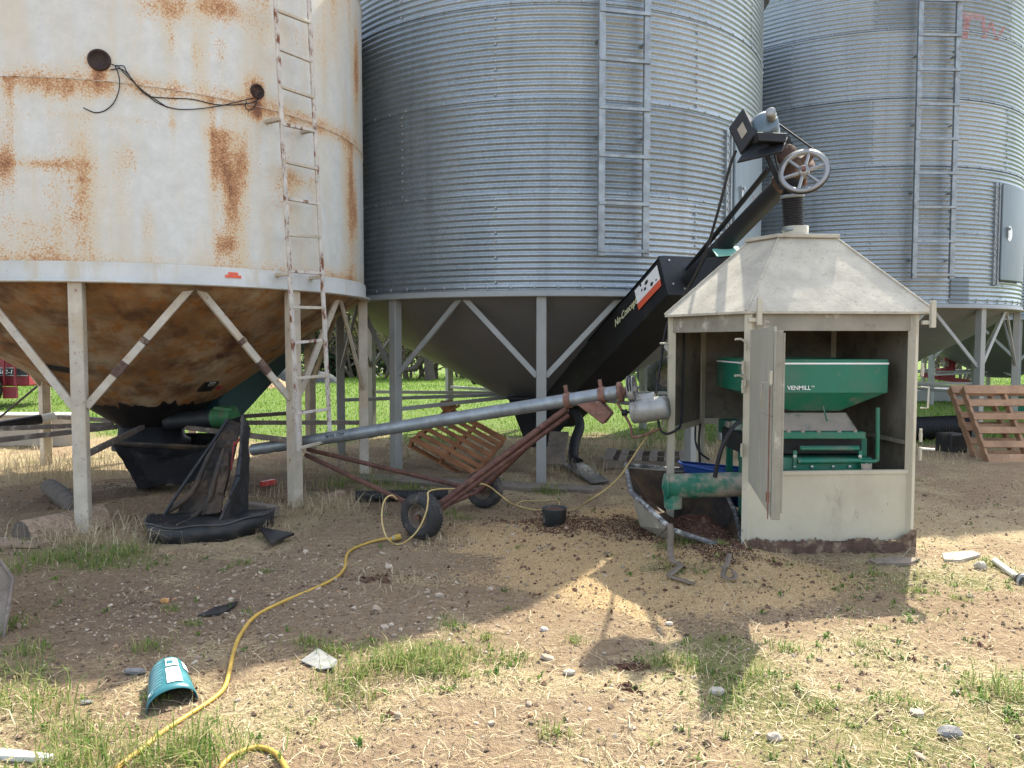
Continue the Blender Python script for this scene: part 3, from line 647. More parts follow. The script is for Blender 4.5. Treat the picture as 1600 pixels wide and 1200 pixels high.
# discharge spout below the raised end
q = tl(.925) - tup * .045
m = MB(); dv = (TD * .75 - tup * .85 + cs * .12).normalized(); sdv = cs
A_ = [q + a * TD * .10 + b * sdv * .08 for a, b in ((-1, -1), (1, -1), (1, 1), (-1, 1))]
e = q + dv * .22; pd = dv.cross(sdv).normalized()
B_ = [e + a * pd * -.06 + b * sdv * .06 for a, b in ((-1, -1), (1, -1), (1, 1), (-1, 1))]
m.loft(A_, B_); m.build('discharge_spout', m_rustclamp, ag, .006)
# drive pulley at the end
pc = TR + TD * .09
m = MB(); m.lathe(TR, TD, [(.065, -.03), (.088, -.03), (.088, 0), (.06, .005), (.02, .03), (.02, .13)], 24); m.build('end_bearing', m_rustclamp, ag)
def pulley(o, ax, r, name, parent, mat, nsp=6, wd=.03):
    o = Vector(o); ax = Vector(ax).normalized(); a = Vector((0, 0, 1)).cross(ax).normalized(); b2 = ax.cross(a)
    m = MB(); m.lathe(o, ax, [(r * .80, -wd / 2), (r, -wd / 2), (r * .93, 0), (r, wd / 2), (r * .80, wd / 2), (r * .80, -wd / 2)], 40)
    m.lathe(o, ax, [(.0, -wd * .8), (r * .22, -wd * .8), (r * .22, wd * .8), (0, wd * .8)], 16)
    for k in range(nsp):
        an = 2 * math.pi * k / nsp + .3; d = a * math.cos(an) + b2 * math.sin(an); m.beam(o + d * r * .18, o + d * r * .84, wd * .5, r * .15, ax)
    return m.build(name, mat, parent)
pulley(pc, TD, .125, 'drive_pulley', ag, m_motor, 5, .05)
# motor hanging below the pulley
mc = at(1012, 640, 6.5); mx = (TD * 1 + Vector((0, 0, -.02))).normalized()
m = MB(); m.lathe(mc - mx * .14, mx, [(.0, 0), (.09, 0), (.105, .015), (.105, .20), (.098, .22), (.10, .225), (.10, .30), (.08, .32), (0, .32)], 28); m.build('motor', m_motor, ag)
m = MB(); uz = Vector((0, 0, 1)); m.tube([mc - mx * .09 + uz * .095, mc + mx * .06 + uz * .095], .045, 16); m.build('capacitor_cover', m_motor, ag)
sp = mc - mx * .19
m = MB(); m.lathe(sp - mx * .03, mx, [(0, 0), (.03, 0), (.024, .02), (.03, .04), (.012, .045), (.012, .12)], 16); m.build('motor_pulley', m_black, ag)
def belt(c1, r1, c2, r2, ax, rad, name, parent):
    ax = Vector(ax).normalized(); d = Vector(c2) - Vector(c1); d -= ax * d.dot(ax); e1 = d.normalized(); e2 = ax.cross(e1); pts = []
    for k in range(13):
        an = math.pi / 2 + math.pi * k / 12; pts.append(Vector(c1) + (e1 * math.cos(an) + e2 * math.sin(an)) * r1)
    for k in range(9):
        an = -math.pi / 2 + math.pi * k / 8; pts.append(Vector(c1) + d + (e1 * math.cos(an) + e2 * math.sin(an)) * r2)
    m = MB(); m.tube(pts, rad, 6, closed=True); return m.build(name, m_belt, parent)
belt(pc - TD * .012, .122, sp, .028, TD, .008, 'drive_belt', ag); belt(pc + TD * .012, .122, sp, .028, TD, .008, 'drive_belt', ag)
m = MB(); m.tube(smooth_path([tl(.985) - tup * .08, at(985, 665, 6.55), at(988, 682, 6.53), at(1012, 678, 6.5), at(1030, 670, 6.5)]), .012, 8); m.build('motor_bracket', m_rustclamp, ag)
# frame
fw = at(659, 811, 6.28); bw = at(757, 766, 7.5); fw.z = .19 + Hs(fw.x, fw.y); bw.z = .185 + Hs(bw.x, bw.y)
axl = (bw - fw).normalized()
hitch = at(478, 711, 7.75); clampp = tl(.868) - tup * .075
def hub(p, s): return p + axl * s
m = MB(); m.tube([fw - axl * .09, bw + axl * .05], .02, 10); m.build('axle', m_rustrod, ag)
for p, s, hh in ((fw, .12, -.0), (bw, -.12, .05)):
    m = MB(); m.tube([hitch + Vector((0, .06 if hh else 0, hh)), hub(p, s)], .022, 10); m.build('frame_tube', m_rustrod, ag)
    m = MB(); m.tube([hub(p, s), clampp - axl * (.02 if hh == 0 else -.02)], .028, 10); m.build('lift_tube', m_rustrod, ag)
m = MB(); m.tube([hub(fw, .16) + TD * .07, clampp + Vector((.02, 0, -.05))], .024, 10); m.build('lift_tube', m_rustrod, ag)
def wheel(p, ax, r, wd, parent):
    ax = Vector(ax).normalized(); h = wd / 2
    m = MB(); m.lathe(p, ax, [(r * .52, -h * .75), (r * .60, -h * .98), (r * .80, -h * 1.0), (r * .93, -h * .82), (r * .985, -h * .5), (r, 0), (r * .985, h * .5), (r * .93, h * .82), (r * .80, h), (r * .60, h * .98), (r * .52, h * .75)], 48)
    for k in range(40):
        an = 2 * math.pi * k / 40; a = Vector((0, 0, 1)).cross(ax).normalized(); b2 = ax.cross(a); d = a * math.cos(an) + b2 * math.sin(an)
        m.beam(p + d * r * .975 - ax * h * .7, p + d * r * .975 + ax * h * .7, .012, r * .05, d)
    w_ = m.build('tyre', m_rubber, parent)
    m = MB(); m.lathe(p, ax, [(r * .53, -h * .75), (r * .50, -h * .80), (r * .46, -h * .5), (r * .42, -h * .1), (r * .22, -h * .15), (r * .2, -h * .6), (.001, -h * .6)], 36); m.lathe(p, ax, [(r * .53, h * .75), (r * .46, h * .5), (r * .4, h * .1), (.001, h * .1)], 36); m.build('rim', m_rim, w_)
    for k in range(5):
        an = 2 * math.pi * k / 5; a = Vector((0, 0, 1)).cross(ax).normalized(); b2 = ax.cross(a); d = a * math.cos(an) + b2 * math.sin(an)
        m = MB(); m.lathe(p + d * r * .31 - ax * h * .12, -ax, [(.011, 0), (.011, .014), (.001, .016)], 6, False); m.build('wheel_nut', m_rim, w_)
    return w_
wheel(fw, (axl + Vector((.22, -.1, .0))).normalized(), .19, .145, ag); wheel(bw, (axl + Vector((.1, 0, .0))).normalized(), .185, .14, ag)
# ------------------------------------------------------------------ mill house
PP = [Vector(p) for p in ((3.07, 5.9, 0), (1.77, 5.8, 0), (1.35, 6.62, 0), (1.8, 7.4, 0), (3.1, 7.42, 0))]
CEN = Vector((2.38, 6.6, 0)); EAVE = 1.84
mh = thing('mill_shelter', 'cream painted metal mill shelter with a dusty hipped roof and its narrow door hanging open', 'shelter', CEN)
Z = lambda p, z: Vector((p.x, p.y, z))
for i, p in enumerate(PP):
    q = CEN + (p - CEN) * .985
    m = MB(); m.beam(Z(q, 0), Z(q, EAVE), .06, .06, (p - CEN).normalized() if i != 2 else Vector((0, 1, 0))); m.build('corner_post', m_cream, mh, .004)
def panel(p, q, z0, z1, th, mat, name, inset=.032, off=0):
    d = (q - p).normalized(); nn = Vector((-d.y, d.x, 0)); a = p + d * inset; b2 = q - d * inset
    m = MB(); m.prism([Z(a + nn * off, z0), Z(b2 + nn * off, z0), Z(b2 + nn * off, z1), Z(a + nn * off, z1)], nn * th); return m.build(name, mat, mh, .002)
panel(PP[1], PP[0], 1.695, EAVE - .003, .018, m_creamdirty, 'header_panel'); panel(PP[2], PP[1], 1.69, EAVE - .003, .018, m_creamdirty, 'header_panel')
panel(PP[1], PP[0], .085, .615, .018, m_cream, 'front_panel', off=.002)
panel(PP[1], PP[0], .602, .632, .04, m_cream, 'sill', off=-.008)
# rusted hem with ragged upper edge
d = (PP[0] - PP[1]).normalized(); nn = Vector((-d.y, d.x, 0)); m = MB(); K = 260; L = (PP[0] - PP[1]).length; vs = []
for i in range(K + 1):
    s = -.03 + (L + .06) * i / K; zt = .105 + .025 * mnoise.noise((s * 5, 1, 2)) + .022 * mnoise.noise((s * 29, 4, 2)) + .02 * mnoise.noise((s * 61, 4, 2)) + .035 * max(0, 1 - abs(s - .08) / .12) + .05 * max(0, s - L + .12) / .12
    for z in (-.06, max(zt, .088)): vs.append(Z(PP[1] + d * s - nn * .036, z))
m.add(vs, [(2 * i, 2 * i + 2, 2 * i + 3, 2 * i + 1) for i in range(K)]); ob = m.build('rusted_hem', m_rustbase, mh); sm = ob.modifiers.new('s', 'SOLIDIFY'); sm.thickness = .003
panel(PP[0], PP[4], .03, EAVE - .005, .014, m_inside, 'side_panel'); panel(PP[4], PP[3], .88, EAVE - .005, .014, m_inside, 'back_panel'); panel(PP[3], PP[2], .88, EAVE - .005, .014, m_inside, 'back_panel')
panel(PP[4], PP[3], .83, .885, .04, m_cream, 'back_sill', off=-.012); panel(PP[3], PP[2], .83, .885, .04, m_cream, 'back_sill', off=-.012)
m = MB(); m.beam(Z(PP[0], .84) + Vector((-.035, .04, 0)), Z(PP[4], .80) + Vector((-.035, -.04, 0)), .03, .03); m.build('side_rail', m_creamdirty, mh)
# roof
ev = [CEN + (p - CEN) * 1.055 for p in PP]; ev = [Z(p, EAVE + .0) for p in ev]
ev[0] += Vector((.085, -.01, 0)); ev[4] += Vector((.085, 0, 0)); ev[2] = ev[2] + Vector((-.0, -.05, .0)); tp = [Z(CEN + (p - CEN) * .36, 2.46) for p in PP]
lo = [p + Vector((0, 0, -.018)) for p in ev]; lo2 = [p + Vector((0, 0, -.018)) for p in tp]
for i in range(5):
    j = (i + 1) % 5; m = MB(); m.loft([ev[i], ev[j], tp[j], tp[i]], [lo[i], lo[j], lo2[j], lo2[i]]); ob = m.build('roof_panel', m_roof, mh)
    m = MB(); m.tube([ev[i] + Vector((0, 0, .004)), tp[i] + Vector((0, 0, .004))], .010, 6); m.build('hip_seam', m_roof, mh)
pl = [Z(CEN + (p - CEN) * .40, 2.455) for p in PP]; m = MB(); m.prism(pl, (0, 0, .03)); m.build('roof_cap', m_roof, mh, .003)
m = MB(); m.lathe(Z(CEN, 2.485) + Vector((-.04, -.16, 0)), (0, 0, 1), [(.10, 0), (.10, .075), (.088, .075), (.088, 0)], 28); m.build('cap_collar', m_cream, mh)
# door leaf swung open towards the yard
hg = PP[1] + Vector((.0, -.045, 0)); fe = Vector((1.53, 4.52, 0)); dd = (fe - hg).normalized(); dn = Vector((-dd.y, dd.x, 0))
if dn.x < 0: dn = -dn
door = bpy.data.objects.new('shelter_door', None); COL.objects.link(door); door.parent = mh
dm = MB(); dm.prism([Z(hg, .57), Z(fe, .57), Z(fe, 1.70), Z(hg, 1.70)], dn * .012); dm.build('door_sheet', m_door, door)
dm = MB(); dm.prism([Z(fe, .56), Z(fe + dn * .05, .56), Z(fe + dn * .05, 1.675), Z(fe, 1.675)], -dd * .03); dm.prism([Z(fe + dn * .05, .60), Z(fe + dn * .062, .60), Z(fe + dn * .062, 1.66), Z(fe + dn * .05, 1.66)], -dd * .012); dm.build('door_edge_flange', m_creamdirty, door, .002)
dm = MB(); a = hg.lerp(fe, .55); dm.prism([Z(a, .58), Z(a + dd * .004, .58), Z(a - dn * .002 + dd * .004, 1.1), Z(a - dn * .002, 1.1)], -dn * .004); dm.build('door_crease', m_door, door)
hp_ = fe - dd * .02 - dn * .004
dm = MB(); c1 = Z(hp_, 1.37); c2 = Z(hp_, 1.18); o_ = -dn * .055 - dd * .02
dm.tube([c1, c1 + o_, c2 + o_ * 1.1 + Vector((0, 0, .01)), c2 + Vector((0, 0, -.01))], .005, 6); dm.build('wire_handle', m_creamdirty, door)
dm = MB(); dm.beam(Z(hp_ - dn * .01, 1.36), Z(hp_ - dn * .01, 1.44), .03, .014); dm.build('handle_plate', m_cream, door)
dm = MB(); dm.tube([Z(hp_ - dn * .014, 1.35), Z(hp_ - dn * .014, .56)], .004, 6); dm.beam(Z(hp_ - dn * .016, .66), Z(hp_ - dn * .016, .72), .022, .016); dm.build('latch_rod', m_rustclamp, door)
def hinge(p, z, sgn=1):
    m = MB(); m.tube([Z(p, z - .05), Z(p, z + .05)], .011, 10); m.tube([Z(p, z - .014), Z(p, z + .014)], .0135, 10); return m.build('hinge', m_cream, mh)
hl = PP[1] + Vector((-.045, -.03, 0))
for z in (.80, 1.28, 1.42): hinge(hl, z)
for z in (1.60, 1.33):      # bent latch bolts left of the post
    b0 = Z(hl, z); m = MB(); m.tube(smooth_path([b0 + Vector((-.07, -.02, .03)), b0 + Vector((-.02, -.015, .03)), b0 + Vector((.012, -.015, .0)), b0 + Vector((.012, -.012, -.05))], 4), .009, 8); m.build('latch_bolt', m_cream, mh)
hr = PP[0] + Vector((.045, -.03, 0))
for z in (.90, 1.40, .62 + .14): hinge(hr, z)
m = MB(); b0 = Z(hr, .80); m.tube([b0, b0 + Vector((.10, -.02, -.005))], .008, 8); m.build('latch_bolt', m_pvc, mh)
m = MB(); b0 = Z(hr, 1.17); m.tube([b0 + Vector((-.01, 0, .10)), b0 + Vector((.045, -.01, .10)), b0 + Vector((.045, -.01, -.06)), b0 + Vector((-.01, 0, -.06))], .007, 6); m.build('door_pull', m_cream, mh)
for px_, py0, py1, Y_ in ((1186, 465, 508, 5.74), (1457, 470, 512, 5.80)):   # upright tabs at the eave
    m = MB(); m.beam(at(px_, py1, Y_), at(px_ + 1, py0, Y_), .036, .036); m.box(at(px_ - 8, py1 - 8, Y_ + .02), (.08, .03, .03)); m.build('eave_tab', m_cream, mh, .003)
for z in (1.72,):
    m = MB(); b0 = Z(PP[2], 1.60) + Vector((-.02, -.03, 0)); m.tube([b0, b0 + Vector((-.075, -.02, .0))], .008, 8); m.build('latch_bolt', m_cream, mh); hinge(PP[2] + Vector((-.05, -.01, 0)), .93); hinge(PP[2] + Vector((-.05, -.01, 0)), 1.03)
# ------------------------------------------------------------------ green roller mill
rm = thing('roller_mill', 'green roller mill with a white striped hopper inside the cream shelter', 'roller mill', (2.45, 6.5, 0))
X0, X1, Y0, Y1, ZB, ZT = 1.86, 2.94, 6.06, 7.0, 1.215, 1.475
# hopper with its tapering throat
m = MB(); r0 = [(X0, Y0), (X1, Y0), (X1, Y1), (X0, Y1)]; r1 = [(2.24, 6.2), (2.63, 6.2), (2.63, 6.8), (2.24, 6.8)]
m.loft([Vector((*p, ZB)) for p in r0], [Vector((*p, ZT)) for p in r0], False, False); m.loft([Vector((*p, 1.06)) for p in r1], [Vector((*p, ZB)) for p in r0], True, False)
ob = m.build('hopper', m_green, rm); s_ = ob.modifiers.new('s', 'SOLIDIFY'); s_.thickness = .006; s_.offset = 1
m = MB()
for (a, b_) in (((X0 - .008, Y0 - .008), (X1 + .008, Y0 - .008)), ((X1 + .008, Y0 - .008), (X1 + .008, Y1)), ((X0 - .008, Y1), (X0 - .008, Y0 - .008))):
    m.beam((*a, ZT - .032), (*b_, ZT - .032), .004, .013)
m.build('white_stripe', m_letter, rm)
xr = at(1266, 605, Y0).x
text('lettering', 'VENMILL', .047, (xr, Y0 - .009, ZB + .022), (1, 0, 0), (0, 0, 1), m_letter, rm, 0, .0004, align='RIGHT')
text('lettering', 'TM', .018, (xr + .005, Y0 - .009, ZB + .042), (1, 0, 0), (0, 0, 1), m_letter, rm)
def fpt(px, py, Y): return at(px, py, Y)
m = MB(); q4 = [fpt(1180, 645, 6.2), fpt(1322, 645, 6.2), fpt(1341, 673, 6.04), fpt(1160, 673, 6.04)]; m.prism(q4, (0, .03, -.005)); m.prism([q4[1], q4[1] + Vector((0, .4, 0)), q4[2] + Vector((0, .5, 0)), q4[2]], (-.01, 0, 0)); m.build('dusty_apron', m_dust, rm)
m = MB(); m.tube([fpt(1286, 634, 6.12), fpt(1292, 658, 6.08)], .006, 6); m.build('gate_lever', m_greendust, rm)
bar = fpt(1345, 680, 5.98)
m = MB(); m.box((2.32, 6.03, bar.z - .003), (.86, .10, .055)); m.build('clamp_bar', m_green, rm, .006)
for px in (1254, 1279, 1311, 1336, 1232):
    p = fpt(px, 674.5, 5.995); m = MB(); m.lathe(p, (0, 0, 1), [(.016, -.005), (.016, .008), (.009, .012), (.009, .018), (.001, .018)], 8, False); m.build('bolt', m_dust, rm)
m = MB(); m.box((2.30, 6.4, .80), (.95, .60, .16)); m.build('roll_housing', m_black, rm, .01)
m = MB(); m.tube([fpt(1250, 701, 5.985), fpt(1342, 701, 5.985)], .016, 8); m.box(fpt(1296, 700, 6.0), (.46, .02, .035)); m.build('upper_bar', m_green, rm)
m = MB(); m.tube([fpt(1246, 721, 5.97), fpt(1345, 719.5, 5.97)], .022, 10); m.build('lower_bar', m_green, rm)
for px in (1242, 1344):
    m = MB(); m.beam(fpt(px, 704, 5.98), fpt(px, 728, 5.98), .02, .03); m.build('bar_bracket', m_green, rm, .003)
    m = MB(); m.lathe(fpt(px - 1, 713, 5.96), (0, -1, 0), [(.014, 0), (.014, .012), (.001, .014)], 8, False); m.build('bracket_bolt', m_bolt, rm)
m = MB(); m.box((2.36, 6.25, .66), (.90, .52, .10)); m.box((2.36, 6.3, .35), (.86, .5, .52)); m.build('base_frame', m_green, rm, .006)
for px in (1241, 1268, 1301, 1327):
    p = fpt(px, 729, 5.985); m = MB(); m.lathe(p, (0, -1, 0), [(.012, 0), (.012, .012), (.001, .014)], 8, False); m.build('bolt', m_bolt, rm)
m = MB(); m.tube(smooth_path([fpt(1342, 721, 5.97), fpt(1362, 721, 5.97), fpt(1369, 719, 5.97), fpt(1371, 712, 5.97), fpt(1371.5, 637, 5.97)], 4), .016, 10); m.build('adjusting_handle', m_green, rm)
p = fpt(1354, 732, 5.93); K = 14; sh_ = [(-.042, .04), (-.02, .034), (0, .042), (.02, .034), (.042, .04), (.040, 0), (.03, -.025), (0, -.048), (-.03, -.025), (-.040, 0)]
m = MB(); m.prism([p + Vector((a, 0, b_)) for a, b_ in sh_], (0, .006, 0)); bd = m.build('shield_badge', m_creamdirty, rm)
m = MB(); m.prism([p + Vector((a * .72, -.003, b_ * .72)) for a, b_ in sh_], (0, .002, 0)); m.build('badge_face', m_dust, bd)
for px_ in (1130, 1160): pass
m = MB(); m.box((1.93, 6.75, .87), (.16, .3, .12)); m.lathe((1.86, 6.5, .86), (1, 0, 0), [(0, 0), (.09, 0), (.09, .12), (0, .12)], 18); m.build('drive_guard', m_greendust, rm)
for (x, y) in ((1.95, 6.15), (2.8, 6.15), (1.95, 6.9), (2.8, 6.9)):
    m = MB(); m.beam((x, y, 0), (x, y, .85), .05, .05); m.build('leg', m_green, rm)
# green discharge tube towards the tub
ta = at(1040, 760, 6.05); tb = Vector((2.3, 6.15, ta.z + .012))
m = MB(); m.tube([ta.lerp(tb, i / 8) for i in range(9)], .098, 24); m.lathe(ta, (-1, 0, 0), [(.098, -.01), (.104, -.01), (.104, .004), (.05, .006), (.012, .03), (.001, .03)], 24); dt = m.build('discharge_tube', m_greendust, rm)
m = MB(); m.tube([ta + Vector((.06, 0, -.06)), ta + Vector((.06, 0, -.17))], [.075, .07], 16); m.build('tube_outlet', m_greendust, dt)
# black cable from the mill
m = MB(); m.tube(smooth_path([at(1168, 652, 6.1), at(1148, 665, 6.05), at(1132, 690, 6.0), at(1122, 720, 6.0), at(1117, 745, 6.02)]), .017, 8); m.build('power_cable', m_belt, rm)
# cables through the left post
cb = tag(MB().tube(smooth_path([at(1028, 655, 6.5), at(1032, 672, 6.5), at(1042, 678, 6.45), at(1056, 672, 6.4), at(1064, 660, 6.55), at(1067, 600, 6.75), at(1069, 530, 6.8), at(1068, 516, 6.8)]), .011, 8).build('power_cable', m_belt), 'black cable hanging from the auger motor and climbing inside the left shelter post', 'cable')
for i, pts in enumerate(([(1085, 660), (1086, 690), (1093, 705), (1103, 712)], [(1094, 658), (1093, 690), (1094, 728)], [(1100, 655), (1108, 672), (1106, 690)])):
    pass
cb2 = tag(MB().tube(smooth_path([at(1087, 662, 7.4), at(1087, 690, 7.4), at(1094, 707, 7.3), at(1108, 718, 7.3)]), .011, 8).build('power_cable', m_belt), 'black cable looping below the back sill of the shelter', 'cable')
cb3 = tag(MB().tube(smooth_path([at(1094, 662, 7.3), at(1092, 690, 7.3), at(1094, 732, 7.3), gr(1096, 790)]), .011, 8).build('power_cable', m_belt), 'black cable hanging straight down below the back sill of the shelter', 'cable')
# ------------------------------------------------------------------ transfer auger: box hopper on the bin, tube, head
SA = Vector((.62, 11.6, .45)); SB = Vector((2.33, 6.55, 3.0)); SD = (SB - SA).normalized()
def sp_(t): return SA.lerp(SB, t)
ta_ = thing('inclined_auger', 'black inclined auger rising from the middle bin to a pulley head above the shelter', 'auger', (1.6, 8.6, 0))
sx = SD.cross(Vector((0, 0, 1))).normalized(); su = sx.cross(SD)
if su.z < 0: su = -su
if sx.x > 0: sx = -sx     # sx points to the left / camera side
m = MB(); m.tube([sp_(.62 + .38 * i / 10) for i in range(11)], .085, 24); m.build('auger_tube', m_black, ta_)
# box: trapezoidal trough
def ring_(t, w0, w1, h0, h1): 
    c = sp_(t); return [c + sx * w0 + su * h0, c - sx * w0 + su * h0, c - sx * w1 + su * h1, c + sx * w1 + su * h1]
m = MB(); m.loft(ring_(.02, .26, .26, -.16, .26), ring_(.70, .27, .27, -.16, .27)); bx = m.build('trough_box', m_black, ta_, .006)
m = MB(); m.loft(ring_(.70, .285, .285, -.175, .285), ring_(.706, .285, .285, -.175, .285)); ep = m.build('end_plate', m_black, ta_, .003)
m = MB(); m.loft(ring_(.05, .275, .20, .262, .30), ring_(.70, .285, .21, .272, .31)); m.build('trough_lid', m_black, ta_)
for a, b_ in ((-.2, .2), (-.2, .02), (.18, .23), (.2, -.05), (-.05, .12), (.08, -.1)):
    c = sp_(.7062) + sx * a + su * b_; m = MB(); m.lathe(c, SD, [(.012, 0), (.012, .008), (.001, .010)], 8, False); m.build('bolt', m_bolt, ep)
# labels on the camera side of the trough
def onside(t, h, off=.003): return sp_(t) + sx * (.266 + .01 * t + off) + su * h
lr = -SD if (-SD).dot(Vector((1, 0, 0))) > 0 else SD
nrm = sx
c = onside(.655, .08, .004)
m = MB(); m.prism([onside(.60, .22, .006), onside(.692, .22, .006), onside(.692, .055, .006), onside(.60, .055, .006)], sx * .002); lb = m.build('warning_label', m_white_label, ta_)
m = MB(); m.prism([onside(.60, .055, .009), onside(.692, .055, .009), onside(.692, -.02, .009), onside(.60, -.02, .009)], sx * .002); m.build('label_band', m_red_label, lb)
rs2 = random.Random(3)
for k in range(7):
    c = onside(.605 + .085 * rs2.random(), .075 + .13 * rs2.random(), .009); m = MB(); r = .010 + .014 * rs2.random(); m.prism([c + SD * r * 1.5 * math.cos(a) * (.6 + .6 * rs2.random()) + su * r * math.sin(a) for a in [i * 1.05 for i in range(6)]], sx * .0015); m.build('torn_patch', m_ink, lb)
text('lettering', 'Nu-Concept', .115, onside(.50, .07, .011), SD, su, m_letterp, ta_, .35, .001)
# mint capped box behind the shelter roof
q = at(1132, 410, 7.35); rt_ = sx * -1
m = MB()
b0 = [at(1121, 402, 7.16), at(1158, 398, 7.16), at(1150, 470, 7.14), at(1085, 470, 7.14)]
m.prism(b0, Vector((-.04, .26, .02))); m.build('inlet_hood', m_black, ta_, .006)
m = MB(); m.prism([at(1113, 391, 7.44), at(1153, 387, 7.44), at(1160, 397.5, 7.13), at(1120, 401.5, 7.13)], Vector((0, 0, .012))); m.build('hood_lid', m_mint, ta_)
# head
hd = SB
m = MB(); m.lathe(hd - SD * .12, SD, [(.085, 0), (.105, .0), (.105, .3), (.04, .31), (.03, .40), (.0, .40)], 24); m.build('head_housing', m_rustbase, ta_)
m = MB(); m.tube([hd + Vector((.0, -.02, -.02)), hd + Vector((.02, -.06, -.14)), at(1237, 308, 6.42)], [.10, .09, .085], 20); m.build('head_spout', m_black, ta_)
m = MB(); prof = []; n_ = 14
ht = at(1238, 306, 6.42); hb = at(1240, 359, 6.44); dz = (hb - ht)
for i in range(n_ * 4 + 1):
    h = dz.length * i / (n_ * 4); prof.append((.083 + .008 * math.cos(2 * math.pi * i / 4) - (.004 * i / 56), h))
m.lathe(ht, dz, prof, 28); m.build('flex_hose', m_belt, ta_)
m = MB(); m.lathe(ht, dz, [(.092, -.01), (.096, .0), (.096, .015), (.088, .02)], 28); m.lathe(hb, dz, [(.09, -.02), (.093, -.01), (.093, .01), (.085, .015)], 28); m.build('hose_clamp', m_galv2, ta_)
pax = (Vector((-.35, -.80, .28))).normalized()
pc2 = at(1256, 268, 6.2); pulley(pc2, pax, .192, 'drive_pulley', ta_, m_alu, 6, .035)
m = MB(); m.tube([pc2 - pax * .20, pc2 + pax * .06], .018, 10); m.build('drive_shaft', m_rustclamp, ta_)
mp = at(1205, 180, 6.3); m = MB(); m.lathe(mp, pax, [(0, -.05), (.04, -.05), (.03, -.02), (.042, .0), (.03, .02), (.042, .045), (0, .045)], 18); m.build('motor_pulley', m_motor, ta_)
belt(pc2, .19, mp, .036, pax, .008, 'drive_belt', ta_)
mo = mp - pax * .22 + Vector((-.06, 0, -.02)); 
m = MB(); m.lathe(mo - pax * -.16, -pax, [(0, 0), (.08, 0), (.11, .02), (.11, .28), (.08, .30), (0, .30)], 24); m.build('motor', M('blue_grey_motor', (.12, .16, .18), .4, .3, .3, 6), ta_)
# switch box and mounting plates
bq = [at(1161, 168, 6.35), at(1181, 210, 6.3), at(1157, 242, 6.35), at(1138, 200, 6.4)]
m = MB(); m.prism(bq, Vector((.13, .26, .02))); m.build('switch_box', m_black, ta_, .01)
nq = (bq[1] - bq[0]).cross(bq[3] - bq[0]).normalized(); nq = nq if nq.y < 0 else -nq
cc = (bq[0] + bq[1] + bq[2] + bq[3]) / 4; e1 = (bq[1] - bq[0]).normalized(); e2 = (bq[3] - bq[0]).normalized()
m = MB(); m.prism([cc + nq * .004 + e1 * a - e2 * b_ - e2 * .0 for a, b_ in ((-.045, -.03), (.045, -.03), (.045, .04), (-.045, .04))], nq * .002); m.build('box_label', m_creamdirty, ta_)
m = MB(); m.prism([at(1152, 252, 6.3), at(1170, 225, 6.4), at(1232, 213, 6.3), at(1222, 236, 6.15)], Vector((0, .02, -.015))); m.prism([at(1183, 206, 6.2), at(1230, 208, 6.2), at(1228, 222, 6.2), at(1186, 220, 6.2)], Vector((0, .1, 0))); m.build('motor_plate', m_black, ta_, .004)
for (x0, y0, x1, y1, Yz) in ((1187, 218, 1222, 296, 6.35), (1230, 216, 1246, 250, 6.5)):
    m = MB(); m.beam(at(x0, y0, Yz), at(x1, y1, Yz), .03, .03); m.lathe(at(x0, y0, Yz - .03), (0, -1, 0), [(.02, 0), (.02, .012), (.001, .014)], 8, False); m.build('support_strap', m_black, ta_)
m = MB(); m.lathe(at(1228, 243, 6.45), pax, [(0, 0), (.08, 0), (.09, .01), (.09, .03), (.05, .035), (0, .035)], 26); m.build('bearing_plate', m_rustbase, ta_)
m = MB(); m.tube([at(1200, 265, 6.5), sp_(.7062) + su * .14 + sx * -.02], .024, 10); m.build('drive_rod', m_black, ta_)
# control rods between the box and the head
m = MB(); m.tube(smooth_path([at(1150, 235, 6.45), at(1140, 262, 6.5), at(1122, 330, 6.6), at(1100, 400, 6.8), at(1068, 462, 7.0), at(1042, 508, 7.0), at(1032, 570, 6.9), at(1025, 615, 6.7), at(1022, 632, 6.55)]), .012, 8); m.build('power_cable', m_belt, ta_)
m = MB(); m.prism([at(1104, 441, 7.4), at(1118, 441, 7.4), at(1114, 452, 7.4), at(1108, 453, 7.4)], (0, .01, 0)); m.build('small_tag', m_white_label, ta_)
# lower boot of the middle bin
bt = thing('bin_boot', 'black funnel boot under the middle bin, with a hanging black hose beside it', 'auger boot', (.5, 11.6, 0))
m = MB(); m.loft([Vector((.5 + a * .55, 11.55 + b_ * .5, .80)) for a, b_ in ((-1, -1), (1, -1), (1, 1), (-1, 1))], [Vector((.38 + a * .16, 11.45 + b_ * .16, .08)) for a, b_ in ((-1, -1), (1, -1), (1, 1), (-1, 1))]); m.build('boot_hopper', m_black, bt, .01)
m = MB(); m.box((.5, 11.55, .815), (1.14, 1.04, .03)); m.build('boot_flange', m_black, bt)
m = MB(); m.tube(smooth_path([at(880, 640, 10.9), at(898, 645, 10.8), at(906, 665, 10.7), at(898, 690, 10.6), at(896, 716, 10.5), at(905, 724, 10.4)]), .07, 10); m.build('drain_hose', m_belt, bt)
